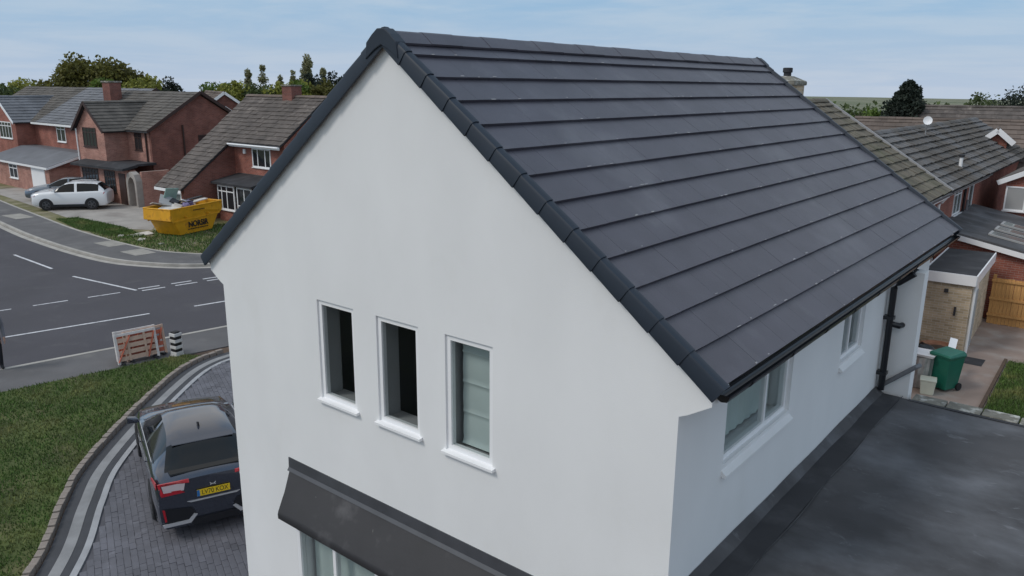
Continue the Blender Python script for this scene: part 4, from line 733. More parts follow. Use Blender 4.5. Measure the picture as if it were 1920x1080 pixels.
# ------------------------------------------------------------------ vehicles
def catmull(P,n):
    out=[]
    for i in range(len(P)-1):
        a,b,c,d=P[max(i-1,0)],P[i],P[i+1],P[min(i+2,len(P)-1)]
        for k in range(n):
            t=k/n; out.append([.5*((2*q)+(r_-p_)*t+(2*p_-5*q+4*r_-s_)*t*t+(3*q-p_-3*r_+s_)*t**3) for p_,q,r_,s_ in zip(a,b,c,d)])
    return out+[list(P[-1])]
def make_car(name,loc,head,stations,paint,label,ws,rw_,sw,wheels=(1.32,-1.35),wr=.325,hwid=.9,group=None,detail=False,arch='tyre'):
    """lofted car body: stations front to rear (x, half width, z low, belt z, top z, top half width); ws, rw_, sw = x ranges of windscreen, rear window and side windows"""
    root=empty(name,loc,head,label=label,cat='car',group=group)
    st=catmull([list(q) for q in stations],5); rings=[]
    for x,hw,zl,zb,zt,tw in st:
        half=[(0,zl),(hw*.55,zl),(hw-.09,zl+.005),(hw-.015,zl+.10),(hw,zl+.6*(zb-zl)*.8),(hw-.012,zb-.10),(hw-.045,zb-.03),(hw-.075,zb),((hw-.075)*.45+(tw+.05)*.55+.012,zb+(zt-.06-zb)*.55),(tw+.05,zt-.055 if zt-zb>.12 else zb+(zt-zb)*.5),(tw*.86,zt-.012),(tw*.5,zt),(0,zt+.004)]
        rings.append([(x,y,z) for y,z in half]+[(x,-y,z) for y,z in half[-2:0:-1]])
    n=len(rings[0]); groups={'body':[],'windscreen':[],'rear_window':[]}
    for i in range(len(rings)-1):
        xm=(rings[i][0][0]+rings[i+1][0][0])/2
        for k in range(n):
            kk=k if k<12 else n-1-k     # face index between ring points kk and kk+1 on either side
            f=(i*n+k,i*n+(k+1)%n,(i+1)*n+(k+1)%n,(i+1)*n+k); g='body'
            if kk in (7,8) and sw[1]<xm<sw[0] and not any(abs(xm-p_)<.05 for p_ in sw[2:]): g='side_window%d%d'%(k<12,sum(xm<p_ for p_ in sw[2:]))
            elif kk>=9 and ws[1]<xm<ws[0]: g='windscreen'
            elif kk>=9 and rw_[1]<xm<rw_[0]: g='rear_window'
            groups.setdefault(g,[]).append(f)
    groups['body']+=[tuple(range(n)),tuple(range((len(rings)-1)*n,len(rings)*n))]
    allv=[v_ for r_ in rings for v_ in r_]; parts={}
    for g,fs in groups.items():
        if not fs: continue
        used=sorted({i for f in fs for i in f}); mp_={j:i for i,j in enumerate(used)}; mb=MB(); mb.v=[allv[j] for j in used]; mb.f=[tuple(mp_[j] for j in f) for f in fs]
        parts[g]=mb.build(g.rstrip('01'),paint if g=='body' else 'screen_glass' if g=='windscreen' else 'car_glass',root,smooth=True)
    for wx in wheels:
        for s in (1,-1):
            a=MB(); ng_=22; a.add([(wx+(wr+.055)*math.cos(t),s*(hwid+.004),wr+(wr+.055)*math.sin(t)) for t in [2*math.pi*k/ng_ for k in range(ng_)]]+[(wx+(wr+.055)*math.cos(t),s*(hwid-.2),wr+(wr+.055)*math.sin(t)) for t in [2*math.pi*k/ng_ for k in range(ng_)]],[tuple(range(ng_)),tuple(range(ng_,2*ng_))]+[(k,(k+1)%ng_,ng_+(k+1)%ng_,ng_+k) for k in range(ng_)])
            keep=[v_ for v_ in a.v]; a.v=[(x,y,max(z,.2)) for x,y,z in a.v]; a.build('wheel_arch',arch,root)
            w_=MB(); w_.lathe([(wr*.6,-.1),(wr*.93,-.1),(wr,-.075),(wr,.075),(wr*.93,.1),(wr*.66,.1),(wr*.64,.085)],26); wo_=w_.build('wheel','tyre',root,smooth=True); wo_.location=(wx,s*(hwid-.085),wr); wo_.rotation_euler=(R(-90)*s,0,0)
            rm=MB(); rm.lathe([(wr*.64,.05),(wr*.64,.098),(wr*.58,.10),(wr*.56,.06)],22)
            for k in range(5):
                t=2*math.pi*k/5; rm.obox((math.cos(t)*wr*.3,math.sin(t)*wr*.3,.085),(math.cos(t)*wr*.3,math.sin(t)*wr*.3,0),(-math.sin(t)*.03,math.cos(t)*.03,0),(0,0,.012))
            rm.lathe([(.05,.07),(.05,.105),(.02,.108)],12); rm.build('rim','rim',wo_,smooth=True)
    for s in (1,-1):
        mm=MB(); xm=ws[0]-.28; zb=stations[4][3]+.02; mm.add([(xm-.05,s*(hwid-.06),zb+.03),(xm+.12,s*(hwid-.05),zb+.03),(xm+.10,s*(hwid+.16),zb+.04),(xm-.04,s*(hwid+.17),zb+.04),(xm-.04,s*(hwid-.03),zb+.10),(xm+.06,s*(hwid-.0),zb+.13),(xm+.05,s*(hwid+.15),zb+.16),(xm-.04,s*(hwid+.16),zb+.16)],[(0,1,2,3),(4,5,6,7),(0,1,5,4),(1,2,6,5),(2,3,7,6),(3,0,4,7)]); mm.build('mirror',paint,root,smooth=True,bev=.02)
    return root,parts
hs=[(2.20,.50,.34,.60,.64,.40),(2.10,.72,.24,.68,.71,.55),(1.75,.84,.19,.80,.84,.60),(1.15,.89,.17,.90,.96,.62),(.80,.90,.17,.94,1.02,.56),(.05,.90,.17,.965,1.35,.47),(-.45,.90,.17,.985,1.40,.475),(-1.0,.90,.17,1.01,1.385,.485),(-1.38,.90,.17,1.03,1.31,.53),(-1.72,.90,.17,1.05,1.185,.60),(-1.98,.885,.17,1.055,1.095,.64),(-2.14,.87,.18,1.02,1.06,.59),(-2.24,.84,.21,.98,1.015,.60)]
hh=math.atan2(.367,-.93)
car,cp=make_car('hatchback_car',(-7.66,1.58,.098),hh,hs,'car_paint','dark grey hatchback with yellow rear plate parked on the driveway',(.92,.10),(-1.36,-1.97),(.70,-1.42,-.42),wheels=(1.35,-1.34),wr=.325); car.scale=(1.03,1.03,1.05)
RX=-2.245
for s in (1,-1):
    tl=MB(); tl.prism([(RX+.02,s*.36,1.015),(RX+.0,s*.70,1.025),(RX+.04,s*.815,1.010),(RX+.05,s*.83,.950),(RX+.03,s*.66,.965),(RX+.0,s*.36,.965)],(-.022,0,0)); 
    tl.prism([(RX+.05,s*.832,1.005),(RX+.04,s*.80,1.005),(RX+.0,s*.76,.860),(RX+.02,s*.80,.815)],(-.022,0,0)); tl.prism([(RX+.02,s*.80,.880),(RX,s*.50,.860),(RX,s*.44,.810),(RX+.02,s*.79,.795)],(-.022,0,0))
    t_=tl.build('tail_light','red_lens',car); ll=MB(); ll.prism([(RX+.0,s*.775,.975),(RX,s*.42,.980),(RX,s*.45,.845),(RX,s*.755,.860)],(-.012,0,0)); ll.build('clear_lens','clear_lens',t_)
    sdl=MB(); sdl.prism([(-2.20,s*.842,1.030),(-2.0,s*.884,1.060),(-1.95,s*.893,1.020),(-2.20,s*.848,.920)],(0,s*.012,0)); sdl.build('side_lens','red_lens',t_)
    vn=MB(); vn.prism([(RX-.002,s*.80,.58),(RX-.002,s*.36,.52),(RX-.002,s*.30,.42),(RX-.002,s*.42,.32),(RX-.002,s*.78,.32)],(-.012,0,0)); v_=vn.build('bumper_vent','black_plastic',car)
    MB().prism([(RX-.014,s*.80,.575),(RX-.014,s*.765,.57),(RX-.014,s*.745,.37),(RX-.014,s*.775,.36)],(-.01,0,0)).build('reflector','red_lens',v_)
    MB().prism([(RX-.016,s*.82,.325),(RX-.016,s*.42,.32),(RX-.016,s*.33,.41),(RX-.016,s*.28,.39),(RX-.016,s*.39,.265),(RX-.016,s*.80,.27)],(-.02,0,0)).build('silver_trim','silver',v_)
    MB().prism([(.68,s*.838,.972),(-1.42,s*.832,1.055),(-1.42,s*.832,1.067),(.68,s*.838,.984)],(0,s*.008,0)).build('window_trim','silver',car); 
    for hx in (.05,-.85): MB().box(hx-.1,hx+.1,*sorted((s*.892,s*.915)),.87,.895).build('door_handle','car_paint',car,bev=.006)
MB().prism([(RX-.002,-.40,.32),(RX-.002,.40,.32),(RX-.002,.36,.20),(RX-.002,-.36,.20)],(-.03,0,0)).build('diffuser','black_plastic',car)
MB().prism([(RX-.002,-.42,.635),(RX-.002,.42,.635),(RX-.002,.36,.61),(RX-.002,-.36,.61)],(-.014,0,0)).build('boot_lip','silver',car)
sp_=MB(); sp_.prism([(-1.34,-.50,1.328),(-1.46,-.50,1.300),(-1.465,-.50,1.290),(-1.34,-.50,1.305)],(0,1.0,0)); sp_.build('roof_spoiler','car_paint',car); MB().prism([(-1.99,-.62,1.105),(-2.10,-.64,1.085),(-2.11,-.64,1.065),(-2.0,-.62,1.075)],(0,1.26,0)).build('tail_spoiler','car_glass',car)
MB().prism([(-.85,-.012,1.39),(-1.05,-.018,1.37),(-1.05,-.008,1.46),(-.99,-.005,1.45)],(0,.025,0)).build('shark_fin','black_plastic',car)
pl=MB().box(RX-.03,RX-.016,-.26,.26,.69,.80).build('number_plate','plate_yellow',car); MB().box(RX-.0325,RX-.0302,.215,.26,.692,.798).build('blue_band','plate_blue',pl); text('plate_letters','LV70 KOX','ink',pl,.115,(RX-.031,-.022,.745),(R(90),0,R(-90)),ext=.001,sx=.80)
bd=MB(); bd.tube([(RX-.012,-.045,.88),(RX-.012,-.02,.855),(RX-.012,.02,.855),(RX-.012,.045,.88)],.006,6); bd.tube([(RX-.012,-.04,.84),(RX-.012,-.022,.855),(RX-.012,.022,.855),(RX-.012,.04,.84)],.006,6); bd.build('badge','silver',car)
# SUV and two saloons on the drive opposite
ss=[(2.12,.50,.40,.78,.82,.42),(2.02,.74,.28,.92,.96,.58),(1.65,.86,.24,1.0,1.06,.66),(1.10,.89,.22,1.04,1.10,.68),(.85,.895,.22,1.06,1.16,.64),(.20,.895,.22,1.08,1.56,.58),(-.5,.895,.22,1.09,1.63,.60),(-1.2,.895,.22,1.11,1.61,.59),(-1.62,.89,.23,1.12,1.55,.57),(-1.92,.88,.25,1.10,1.30,.58),(-2.05,.86,.28,1.04,1.10,.60),(-2.12,.82,.36,.98,1.02,.60)]
suvh=math.atan2(-.78,-.62)
suv,sp2=make_car('suv_car',(-44.85,14.75,.105),suvh,ss,'white_paint','white sports utility car parked on the concrete drive',(.98,.26),(-1.60,-2.0),(.78,-1.72,-.38),wheels=(1.24,-1.26),wr=.34,hwid=.895,arch='black_plastic',group='cars parked on the drive opposite')
for s in (1,-1):
    MB().box(-1.0,1.0,*sorted((s*.87,s*.905)),.22,.36).build('sill_trim','black_plastic',suv); MB().tube([(.1,s*.56,1.60),(-.5,s*.56,1.67),(-1.3,s*.55,1.64)],.018,6).build('roof_rail','silver',suv)
    MB().prism([(2.06,s*.42,.80),(2.0,s*.72,.86),(1.80,s*.82,.92),(1.82,s*.82,.84),(2.06,s*.70,.74)],(.03,0,0)).build('head_light','clear_lens',suv); MB().prism([(-2.09,s*.5,1.0),(-2.0,s*.86,1.06),(-1.95,s*.885,.96),(-2.09,s*.55,.90)],(-.03,0,0)).build('tail_light','red_lens',suv)
MB().box(2.10,2.135,-.45,.45,.50,.70).build('grille','black_plastic',suv); MB().box(2.136,2.145,-.26,.26,.42,.53).build('number_plate','plate_white',suv)
def sal(loc,h,paint,label):
    c_,_=make_car('saloon_car',loc,h,[(q[0]*1.02,q[1],q[2],q[3]*.97,q[4]*1.02,q[5]) for q in hs],paint,label,(.94,.10),(-1.38,-2.0),(.70,-1.55,-.42),group='cars parked on the drive opposite')
    for s in (1,-1): MB().prism([(2.14,s*.40,.64),(2.04,s*.70,.70),(1.86,s*.80,.76),(1.86,s*.80,.69),(2.14,s*.62,.58)],(.04,0,0)).build('head_light','clear_lens',c_)
    MB().box(2.22,2.25,-.45,.45,.40,.54).build('grille','black_plastic',c_); MB().box(2.251,2.26,-.26,.26,.46,.57).build('number_plate','plate_white',c_)
sal((-47.0,15.6,.105),suvh+.03,'silver_paint','silver grey car parked directly behind the white utility car'); sal((-49.3,16.1,.105),suvh+.05,'blue_paint','blue grey car, furthest left of the cars on the drive')

# ------------------------------------------------------------------ yellow skip with rubbish
SK=empty('skip',(-32.45,15.1,.1),math.atan2(.963,-.27),label='yellow waste skip full of rubbish on the verge',cat='skip')
# local x along the long side, local y away from the photographed face is +
Lt,Lb,Wt,Wb,Ht=1.74,1.08,.90,.74,1.46
def sq(x,y,z): return (x,y,z)
def skip_face(sgn):
    return [(-Lb,sgn*Wb,.06),(Lb,sgn*Wb,.06),(Lt*.86,sgn*(Wb+.06),.78),(Lt,sgn*Wt,1.0),(Lt*1.02,sgn*Wt,Ht+.0),(-Lt*.98,sgn*Wt,Ht-.05),(-Lt,sgn*Wt,.86),(-Lt*.82,sgn*(Wb+.06),.76)]
A=skip_face(-1); B=skip_face(1); mb=MB()
mb.add(A,[tuple(range(8))]); mb.add(B,[tuple(range(8))])
for i,j in ((0,1),(1,2),(2,3),(3,4),(7,0),(6,7),(5,6)): mb.add([A[i],A[j],B[j],B[i]],[(0,1,2,3)])
me_=mb.build('body','skip_yellow',SK); sm=me_.modifiers.new('s','SOLIDIFY'); sm.thickness=.03; sm.offset=0
rim=MB(); 
for F in (A,B): rim.tube([F[5],F[4]],.04,8)
rim.tube([A[4],B[4]],.04,8); rim.tube([A[5],B[5]],.04,8); rim.build('rim','skip_yellow',SK,smooth=True)
rib=MB()
for s in (-1,1): rib.beam((-Lt*.9,s*(Wb+.085),.77),(Lt*.93,s*(Wb+.085),.86),.06,.07)
rib.build('rib','skip_yellow',SK)
for s in (-1,1):
    for x in (-.75,.75): lg_=MB(); lg_.tube([(x,s*(Wt+.0),.95),(x,s*(Wt+.10),.95)],.045,10); lg_.build('lifting_lug','skip_yellow',SK)
text('skip_lettering','NORSIR','ink',SK,.40,(.12,-(Wb+.075),.50),(R(86),0,0),ext=.004,sx=.95,bold=.014)
sb=MB()
for k in range(9): sb.box(-.58+k*.155,-.58+k*.155+.125,-(Wb+.068),-(Wb+.062),.25,.295)
sb.build('small_lettering','ink',SK)
sb=MB()
for k in range(8): sb.box(-.25+k*.1,-.25+k*.1+.075,-(Wt+.022),-(Wt+.0155),1.20,1.245)
sb.build('small_lettering','ink',SK)
box('fill','skip_inside',SK,(-1.42,1.42,-.80,.80,.95,1.12))
SKM=Matrix.Translation((-32.45,15.1,.1))@Matrix.Rotation(math.atan2(.963,-.27),4,'Z')
def rub(name,label,cat,m,c,size,rot,bev=.0):
    mb=MB(); sx,sy,sz=size; mb.box(-sx/2,sx/2,-sy/2,sy/2,-sz/2,sz/2); o=mb.build(name,m,bev=bev,label=label,cat=cat,group='rubbish heaped in the skip'); o.matrix_world=SKM@Matrix.Translation(c)@Matrix.Rotation(R(rot[2]),4,'Z')@Matrix.Rotation(R(rot[1]),4,'Y')@Matrix.Rotation(R(rot[0]),4,'X'); return o
rub('plasterboard_sheet','pale plasterboard sheet lying at the left end of the skip','board','plasterboard',(-1.05,-.25,1.42),(1.0,.85,.03),(8,-10,12))
rub('plasterboard_sheet','broken pale board sticking out over the skip rim','board','plasterboard',(-1.2,.25,1.55),(.9,.5,.03),(-14,14,-30))
rub('teal_board','greenish panel standing upright in the skip','board','teal_board',(-.25,.55,1.85),(.95,.04,.85),(18,6,8))
rub('plank','long pale plank along the right half of the skip','plank','plasterboard',(.75,-.1,1.50),(1.7,.22,.05),(5,-3,6))
rub('plank','dark plank lying behind the pale plank in the skip','plank','waste_dark',(.65,.35,1.56),(1.9,.2,.05),(0,-5,-4))
rub('plank','brown timber offcut across the middle of the skip','plank','waste_wood',(.0,.1,1.48),(1.1,.12,.08),(10,12,55))
rub('carton','crumpled pale carton near the left corner of the skip','carton','plasterboard',(-.62,-.35,1.40),(.45,.4,.28),(20,15,30),.03)
rub('carton','dark box wedged in the centre of the skip','carton','waste_dark',(-.45,.15,1.50),(.4,.4,.4),(25,-15,20),.03)
rub('white_rail','white plastic rail stuck upright in the skip heap','rail','upvc',(.15,-.25,1.55),(.75,.08,.06),(0,25,-20))
rub('plasterboard_sheet','grey board slanting over the skip heap behind the teal panel','board','net',(-.75,.35,1.72),(.9,.6,.03),(22,-20,40))
rub('plank','short dark batten lying on top of the skip heap','plank','waste_dark',(-.15,-.35,1.56),(.8,.1,.06),(0,-14,-35))
rub('plank','cream board end poking out at the right end of the skip','plank','barrier_cream',(1.15,.2,1.52),(.8,.3,.04),(6,-8,20))
for q,l_ in (((-.35,-.55,1.22),'purple bag bulging over the near rim of the skip'),((.2,-.2,1.25),'purple sack in the middle of the skip heap')):
    o=lump('refuse_sack',tuple(SKM@Vector(q)),.26,'purple_bag',l_,'sack',(1,.9,.8))
# debris on the verge
for k,(x,y,sx,sy,l_,m) in enumerate(((-33.2,13.1,.55,.3,'large white board scrap lying on the grass left of the skip','plasterboard'),(-31.9,12.5,.2,.14,'small pale board scrap on the grass below the skip','plasterboard'),(-33.6,12.3,.16,.12,'pale rubble piece near the footway edge','plasterboard'),(-30.2,12.6,.14,.1,'pale rubble lump right of the skip','moss_stone'))):
    o=MB().box(-sx,sx,-sy,sy,0,.05).build('rubble_piece' if k else 'board_scrap',m,bev=.012,label=l_,cat='debris',group='debris on the verge'); o.location=(x,y,.105); o.rotation_euler=(R(5),R(-4),rnd.uniform(0,3))

# ------------------------------------------------------------------ barriers, bollard, person by the kerb
def barrier(loc,rz,tilt,m1,m2,label,diag=False,wd=1.12,ht=.86):
    b=empty('plastic_barrier',loc,rz,label=label,cat='barrier',group='plastic barriers stacked on the footway'); b.rotation_euler=(tilt,0,rz)
    f=MB(); f.box(-wd/2,-wd/2+.07,-.03,.03,.02,ht); f.box(wd/2-.07,wd/2,-.03,.03,.02,ht); f.box(-wd/2+.07,wd/2-.07,-.028,.028,ht-.08,ht-.005); f.build('frame',m1,b,bev=.008)
    for k in range(4): z=.10+k*.17; MB().box(-wd/2+.071,wd/2-.071,-.02,.02,z,z+.115).build('rail',m2,b)
    for x in (-.25,.2): MB().box(x,x+.06,-.033,-.021,.08,ht-.081).build('upright',m2,b)
    if diag:
        for x0,x1 in ((-.55,-.15),(.25,.5)): MB().beam((x0,-.045,.08),(x1,-.045,ht-.09),.02,.09,(0,1,0)).build('brace','barrier_orange',b)
    for x in (-wd/2+.12,wd/2-.12): MB().box(x-.04,x+.04,-.14,.14,0,.05).build('foot','waste_dark',b)
br=math.atan2(.99,.13)+R(2)
barrier((-14.92,4.02,.095),br-R(180)+R(180),R(-12),'barrier_white','barrier_cream','front white framed plastic barrier with cream rails by the lawn',True)
barrier((-15.02,4.30,.095),br+R(2),R(-10),'barrier_cream','barrier_orange','orange railed plastic barrier, middle of the stack',True)
barrier((-15.2,4.12,.095),br-R(2),R(-8),'barrier_white','barrier_orange','rear plastic barrier with white top bar, furthest from the lawn',True)
bo=empty('striped_bollard',(-14.55,4.92,.1),R(10),label='squat black and white striped bollard at the driveway corner',cat='bollard')
MB().box(-.13,.13,-.13,.13,0,.05).build('base','bollard_white',bo,bev=.01)
for k in range(7):
    w_=.105 if k%2 else .12; MB().box(-w_,w_,-w_,w_,.051+k*.09,.05+(k+1)*.09).build('white_band' if k%2==0 else 'black_band','bollard_white' if k%2==0 else 'ink',bo,bev=.008)
MB().box(-.09,.09,-.09,.09,.681,.72).build('top','ink',bo,bev=.01)

def person(loc,rz):
    root=empty('person',loc,rz,label='person in dark trousers and grey jacket standing on the kerb at the left edge',cat='person')
    J=[((0,0,.95),.155),((0,0,1.12),.145),((0,.01,1.35),.165),((0,.0,1.48),.09),((0,.02,1.56),.06),((0,.03,1.64),.085),((0,.03,1.74),.10),((0,.02,1.80),.07)]; E_=[(i,i+1) for i in range(7)]
    for s in (-1,1):
        b=len(J); J+=[((s*.10,0,.90),.105),((s*.11,.03,.50),.075),((s*.115,0,.12),.05),((s*.115,.03,.05),.045),((s*.125,.17,.035),.038)]; E_+=[(0,b),(b,b+1),(b+1,b+2),(b+2,b+3),(b+3,b+4)]
        a=len(J); J+=[((s*.20,0,1.42),.07),((s*.25,.0,1.15),.052),((s*.25,.10,.92),.038),((s*.245,.12,.86),.034),((s*.245,.13,.79),.030)]; E_+=[(2,a),(a,a+1),(a+1,a+2),(a+2,a+3),(a+3,a+4)]
        for k in range(4):
            c_=len(J); J+=[((s*.245,.10+.022*k,.75),.010),((s*.24,.105+.022*k,.69+.006*abs(k-1.5)),.009)]; E_+=[(a+4,c_),(c_,c_+1)]
        c_=len(J); J+=[((s*.235,.165,.82),.011),((s*.225,.18,.77),.010)]; E_+=[(a+3,c_),(c_,c_+1)]
    me=bpy.data.meshes.new('body'); me.from_pydata([j[0] for j in J],E_,[]); o=bpy.data.objects.new('tmpbody',me); col.objects.link(o)
    sk=o.modifiers.new('skin','SKIN'); 
    for i,v_ in enumerate(me.skin_vertices[0].data): v_.radius=(J[i][1],J[i][1]); v_.use_root=(i==0)
    o.modifiers.new('sub','SUBSURF').levels=2; dg=bpy.context.evaluated_depsgraph_get(); m2=bpy.data.meshes.new_from_object(o.evaluated_get(dg)); bpy.data.objects.remove(o); m2.name='body'
    m2.materials.clear()
    for k in ('trousers','jacket','skin','tyre'): m2.materials.append(M[k])
    for p_ in m2.polygons:
        c_=p_.center; p_.use_smooth=True
        p_.material_index=3 if c_.z<.09 else 2 if (c_.z>1.50 or (abs(c_.x)>.17 and c_.z<.89)) else 1 if c_.z>.93 or abs(c_.x)>.18 else 0
    link('body',m2,root); bm=bmesh.new(); bmesh.ops.create_icosphere(bm,subdivisions=3,radius=1)
    for v_ in bm.verts: v_.co=Vector((v_.co.x*.108,v_.co.y*.115-.012+.03,v_.co.z*.10+1.765)); 
    for v_ in bm.verts:
        if v_.co.y>.09 and v_.co.z<1.78: v_.co.y=.06
    hm=bpy.data.meshes.new('hair'); bm.to_mesh(hm); bm.free(); hm.materials.append(M['hair']); link('hair',hm,root)
    MB().add([(-.012,.125,1.70),(.012,.125,1.70),(0,.15,1.69),(0,.125,1.735)],[(0,1,2),(0,2,3),(1,3,2)]).build('nose','skin',root)
person((-17.22,1.27,.098),R(-100))

# ------------------------------------------------------------------ trees
def tree(name,x,y,zb,ht,rx,leaf,label,shape='round',n=1600,ls=.42,cb=.25,group='trees on the skyline',seed=0,trunk=True):
    rr=random.Random(seed*97+int(abs(x)*10)+int(abs(y)*3)); t=empty(name,(x,y,zb),rr.uniform(0,6),label=label,cat='tree',group=group)
    tk=MB(); tr=max(.12,rx*.07); tk.tube([(0,0,0),(.05*rx,.02*rx,ht*.3),(.02*rx,.06*rx,ht*.6),(0,0,ht*.9)],[tr*1.3,tr,tr*.6,tr*.15],8)
    for k in range(7):
        a=rr.uniform(0,6.28); z=ht*rr.uniform(.25,.55); l_=rx*rr.uniform(.5,.85); tk.tube([(0,0,z),(math.cos(a)*l_*.5,math.sin(a)*l_*.5,z+l_*.35),(math.cos(a)*l_,math.sin(a)*l_,z+l_*.6)],[tr*.5,tr*.3,tr*.08],6)
    tk.build('trunk','bark',t,smooth=True)
    vs=[];fs=[]; clumps=[]; n=int(n*2.2); ls*=.68; nc={'round':46,'cone':80,'poplar':30}[shape]
    for k in range(nc):
        a=rr.uniform(0,6.28); h=rr.random()
        if shape=='round': u=math.sqrt(rr.random()); ph=math.acos(1-2*h); q=Vector((math.sin(ph)*math.cos(a)*rx,math.sin(ph)*math.sin(a)*rx,ht*(cb+(1-cb)*.5)+math.cos(ph)*ht*(1-cb)*.46))*1; q=Vector((q.x*(.45+.5*u),q.y*(.45+.5*u),ht*(cb+(1-cb)*.5)+(q.z-ht*(cb+(1-cb)*.5))*(.5+.45*u))); cr_=rx*rr.uniform(.28,.44)
        elif shape=='cone': h=(k+rr.random())/nc; a=k*2.399; r_=rx*.8*(1-h)**.75*rr.uniform(.5,1.0); q=Vector((math.cos(a)*r_,math.sin(a)*r_,ht*(.10+.86*h))); cr_=rx*(.24*(1-h)+.08)
        elif shape=='poplar': r_=rx*.6*(1-h**2.5)*rr.uniform(.1,.9); q=Vector((math.cos(a)*r_,math.sin(a)*r_,ht*(.1+.85*h))); cr_=rx*(.42*(1-h)+.28)
        clumps.append((q,cr_))
    per=n//nc
    for q,cr_ in clumps:
        for k in range(per):
            d=Vector((rr.gauss(0,1),rr.gauss(0,1),rr.gauss(0,1))).normalized()*cr_*rr.random()**.4; c_=q+d; a1=Vector((rr.gauss(0,1),rr.gauss(0,1),rr.gauss(0,1))).normalized(); a2=a1.cross(Vector((rr.gauss(0,1),rr.gauss(0,1),rr.gauss(0,1)))).normalized(); s_=ls*rr.uniform(.5,1.1); i=len(vs)
            vs+=[c_-a1*s_,c_+a2*s_*.6,c_+a1*s_,c_-a2*s_*.6]; fs.append((i,i+1,i+2,i+3))
    me=bpy.data.meshes.new('crown'); me.from_pydata([tuple(v_) for v_ in vs],[],fs); me.materials.append(M[leaf]); link('crown',me,t)
tree('oak_tree',-96,39.5,0,10.5,5.0,'leaf_olive','large round olive green tree above the left houses',n=8000,ls=.42,seed=1)
tree('oak_tree',-99,35.5,0,7.7,3.0,'leaf_olive','olive shoulder tree left of the largest round tree',n=2600,seed=2)
tree('oak_tree',-92,43.0,0,8.3,3.0,'leaf_olive','olive tree joining the right side of the largest round tree',n=2600,seed=3)
tree('shrub_tree',-84,39.5,0,8.1,2.7,'leaf_lime','bright yellow green tree right of the tall chimney',n=2000,seed=4)
tree('shrub_tree',-80,33.0,0,8.0,2.2,'leaf_green','green tree directly above the tall chimney',n=1500,seed=5)
tree('oak_tree',-79,22.6,0,7.6,2.6,'leaf_mid','dark green tree at the left picture edge',n=1800,seed=6)
tree('shrub_tree',-104,34.5,0,8.0,2.4,'leaf_lime','pale yellow tree between left edge and largest tree',n=1600,seed=7)
tree('pine_tree',-74,37.3,0,8.1,1.5,'leaf_dark','small dark pine behind the big brown side gable',n=1300,ls=.3,seed=8)
tree('shrub_tree',-88,51.0,0,7.9,2.6,'leaf_green','low green tree left of the pale poplars',n=1500,seed=9)
for k,(x,y,h,lf,lb) in enumerate(((-79.6,48.0,7.9,'leaf_lime','golden rounded tree, first right of the white bargeboards'),(-77.8,50.2,7.7,'leaf_mid','green tree below the pale poplar row'),(-76.0,51.6,7.8,'leaf_lime','yellow tree just left of the short ridge chimney'),(-74.6,53.2,7.9,'leaf_green','green tree behind the short ridge chimney'),(-72.6,55.6,8.0,'leaf_olive','olive tree right of the short ridge chimney'))): tree('shrub_tree',x,y,0,h,2.1,lf,lb,n=1500,ls=.36,seed=70+k)
for k,(px,dz) in enumerate(((-103.5,9.6),(-101.5,10.1),(-99.0,8.6),(-97.5,9.2),(-95.5,9.5),(-93.6,9.7))):
    tree('poplar_tree',px,65.5+k*1.3,0,dz+.5,1.6,'leaf_pale','slender pale poplar, number %s from the left of the distant row'%('one','two','three','four','five','six')[k],'poplar',n=1300,ls=.28,seed=20+k,group='row of pale poplars')
tree('poplar_tree',-90,66.5,0,11.7,2.2,'leaf_pale','tallest poplar rising beside the dark trees','poplar',n=1500,ls=.32,seed=30)
tree('oak_tree',-74.5,53.5,0,8.0,2.3,'leaf_lime','yellow green tree below the tallest poplar',n=1500,seed=31)
tree('pine_tree',-86.5,63.5,0,9.2,1.9,'leaf_dark','dark pine left of the tallest poplar',n=1500,ls=.32,seed=32)
tree('pine_tree',-79.5,62.0,0,9.0,2.4,'leaf_dark','dark broad pine right of the tallest poplar',n=2200,ls=.34,seed=33)
tree('pine_tree',-75.5,61.5,0,8.9,1.9,'leaf_dark','dark pine against the white gable edge',n=1600,ls=.34,seed=34)
tree('conifer_tree',-9.6,62.8,-2.2,10.6,5.2,'leaf_dark','dark pointed conifer beyond the mossy roof','cone',n=9000,ls=.24,cb=.0,seed=40,group='trees beyond the right roofs')
for k,(x,y,h,r_,lf,lb) in enumerate(((-17.5,70,6.2,2.4,'leaf_lime','yellow green hedge tree just right of the chimney'),(-14.5,68,6.6,2.3,'leaf_mid','mid green hedge tree left of the dark conifer'),(-12.6,66,6.9,1.6,'leaf_green','bright green hedge tree touching the dark conifer'))): tree('hedge_tree',x,y,-.5,h,r_,lf,lb,n=1700,ls=.3,cb=.05,seed=50+k,group='trees beyond the right roofs')
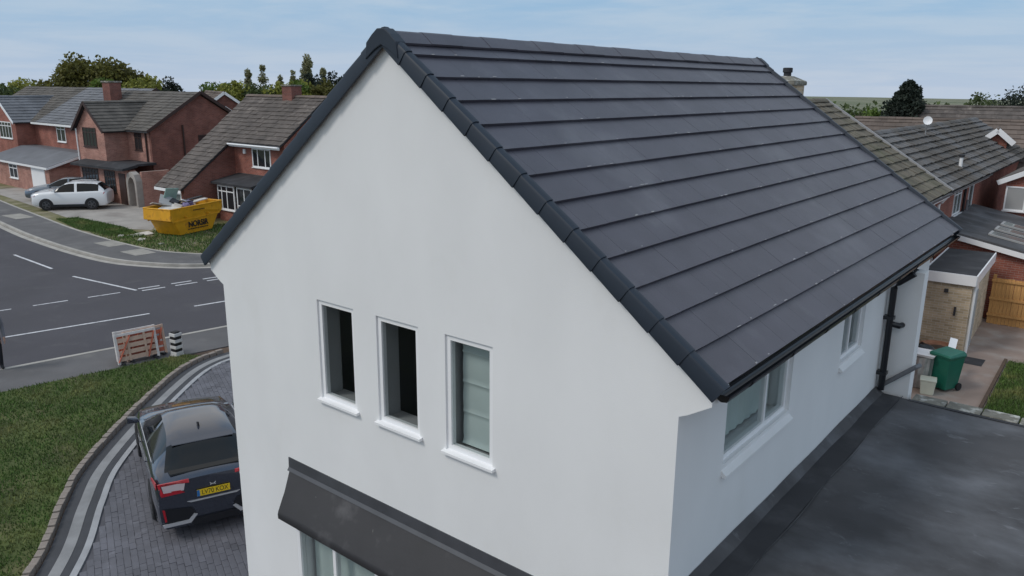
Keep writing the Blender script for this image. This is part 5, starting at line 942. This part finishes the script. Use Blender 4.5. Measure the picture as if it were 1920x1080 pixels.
tree('oak_tree',-10.9,104,-1,8.2,2.9,'leaf_mid','small round tree on the horizon near the right edge',n=1700,ls=.3,seed=60,cb=.05,group='trees beyond the right roofs')
tree('conifer_tree',-5.8,96,-1,9.3,2.9,'leaf_dark','dark conifer at the right picture edge',n=2600,ls=.28,cb=.0,seed=61,group='trees beyond the right roofs')
tree('shrub_tree',-12.3,95,-1,7.2,1.7,'leaf_rust','rust coloured bush on the horizon roofline',n=1000,ls=.25,cb=.0,seed=62,group='trees beyond the right roofs')
# distant tree belts and hedges out to the horizon
def belt(name,pts,h,m,label):
    vs=[];fs=[]
    for a,b in zip(pts,pts[1:]):
        L_=math.hypot(b[0]-a[0],b[1]-a[1]); n=int(L_*2.2)
        for k in range(n):
            t=rnd.random(); x=a[0]+(b[0]-a[0])*t+rnd.gauss(0,3); y=a[1]+(b[1]-a[1])*t+rnd.gauss(0,3); hh_=h*(.6+.4*math.sin(x*.21)*math.sin(y*.13+1)+.25*rnd.random()); z=a[2]+rnd.random()*hh_; s_=rnd.uniform(.8,1.8); c_=Vector((x,y,z)); a1=Vector((rnd.gauss(0,1),rnd.gauss(0,1),rnd.gauss(0,1))).normalized(); a2=a1.cross(Vector((0.3,rnd.gauss(0,1),rnd.gauss(0,1)))).normalized(); i=len(vs); vs+=[c_-a1*s_,c_+a2*s_*.7,c_+a1*s_,c_-a2*s_*.7]; fs.append((i,i+1,i+2,i+3))
    me=bpy.data.meshes.new(name); me.from_pydata([tuple(v_) for v_ in vs],[],fs); me.materials.append(M[m]); link(name,me,label=label,category=None,kind='stuff') if False else tag(link(name,me),label,'trees',None,'stuff')
belt('far_woodland',[(-260,60,-2.5),(-235,130,-2.5),(-190,190,-2.5)],7,'leaf_mid','distant belt of trees behind the left houses')
belt('far_woodland',[(-130,420,-4),(-60,450,-4),(40,430,-4),(120,400,-4)],5,'leaf_mid','distant hedge line below the horizon on the right')
belt('far_woodland',[(-90,230,-2),(-20,250,-2),(40,240,-2)],4.0,'leaf_green','mid distance hedgerow across the fields on the right')
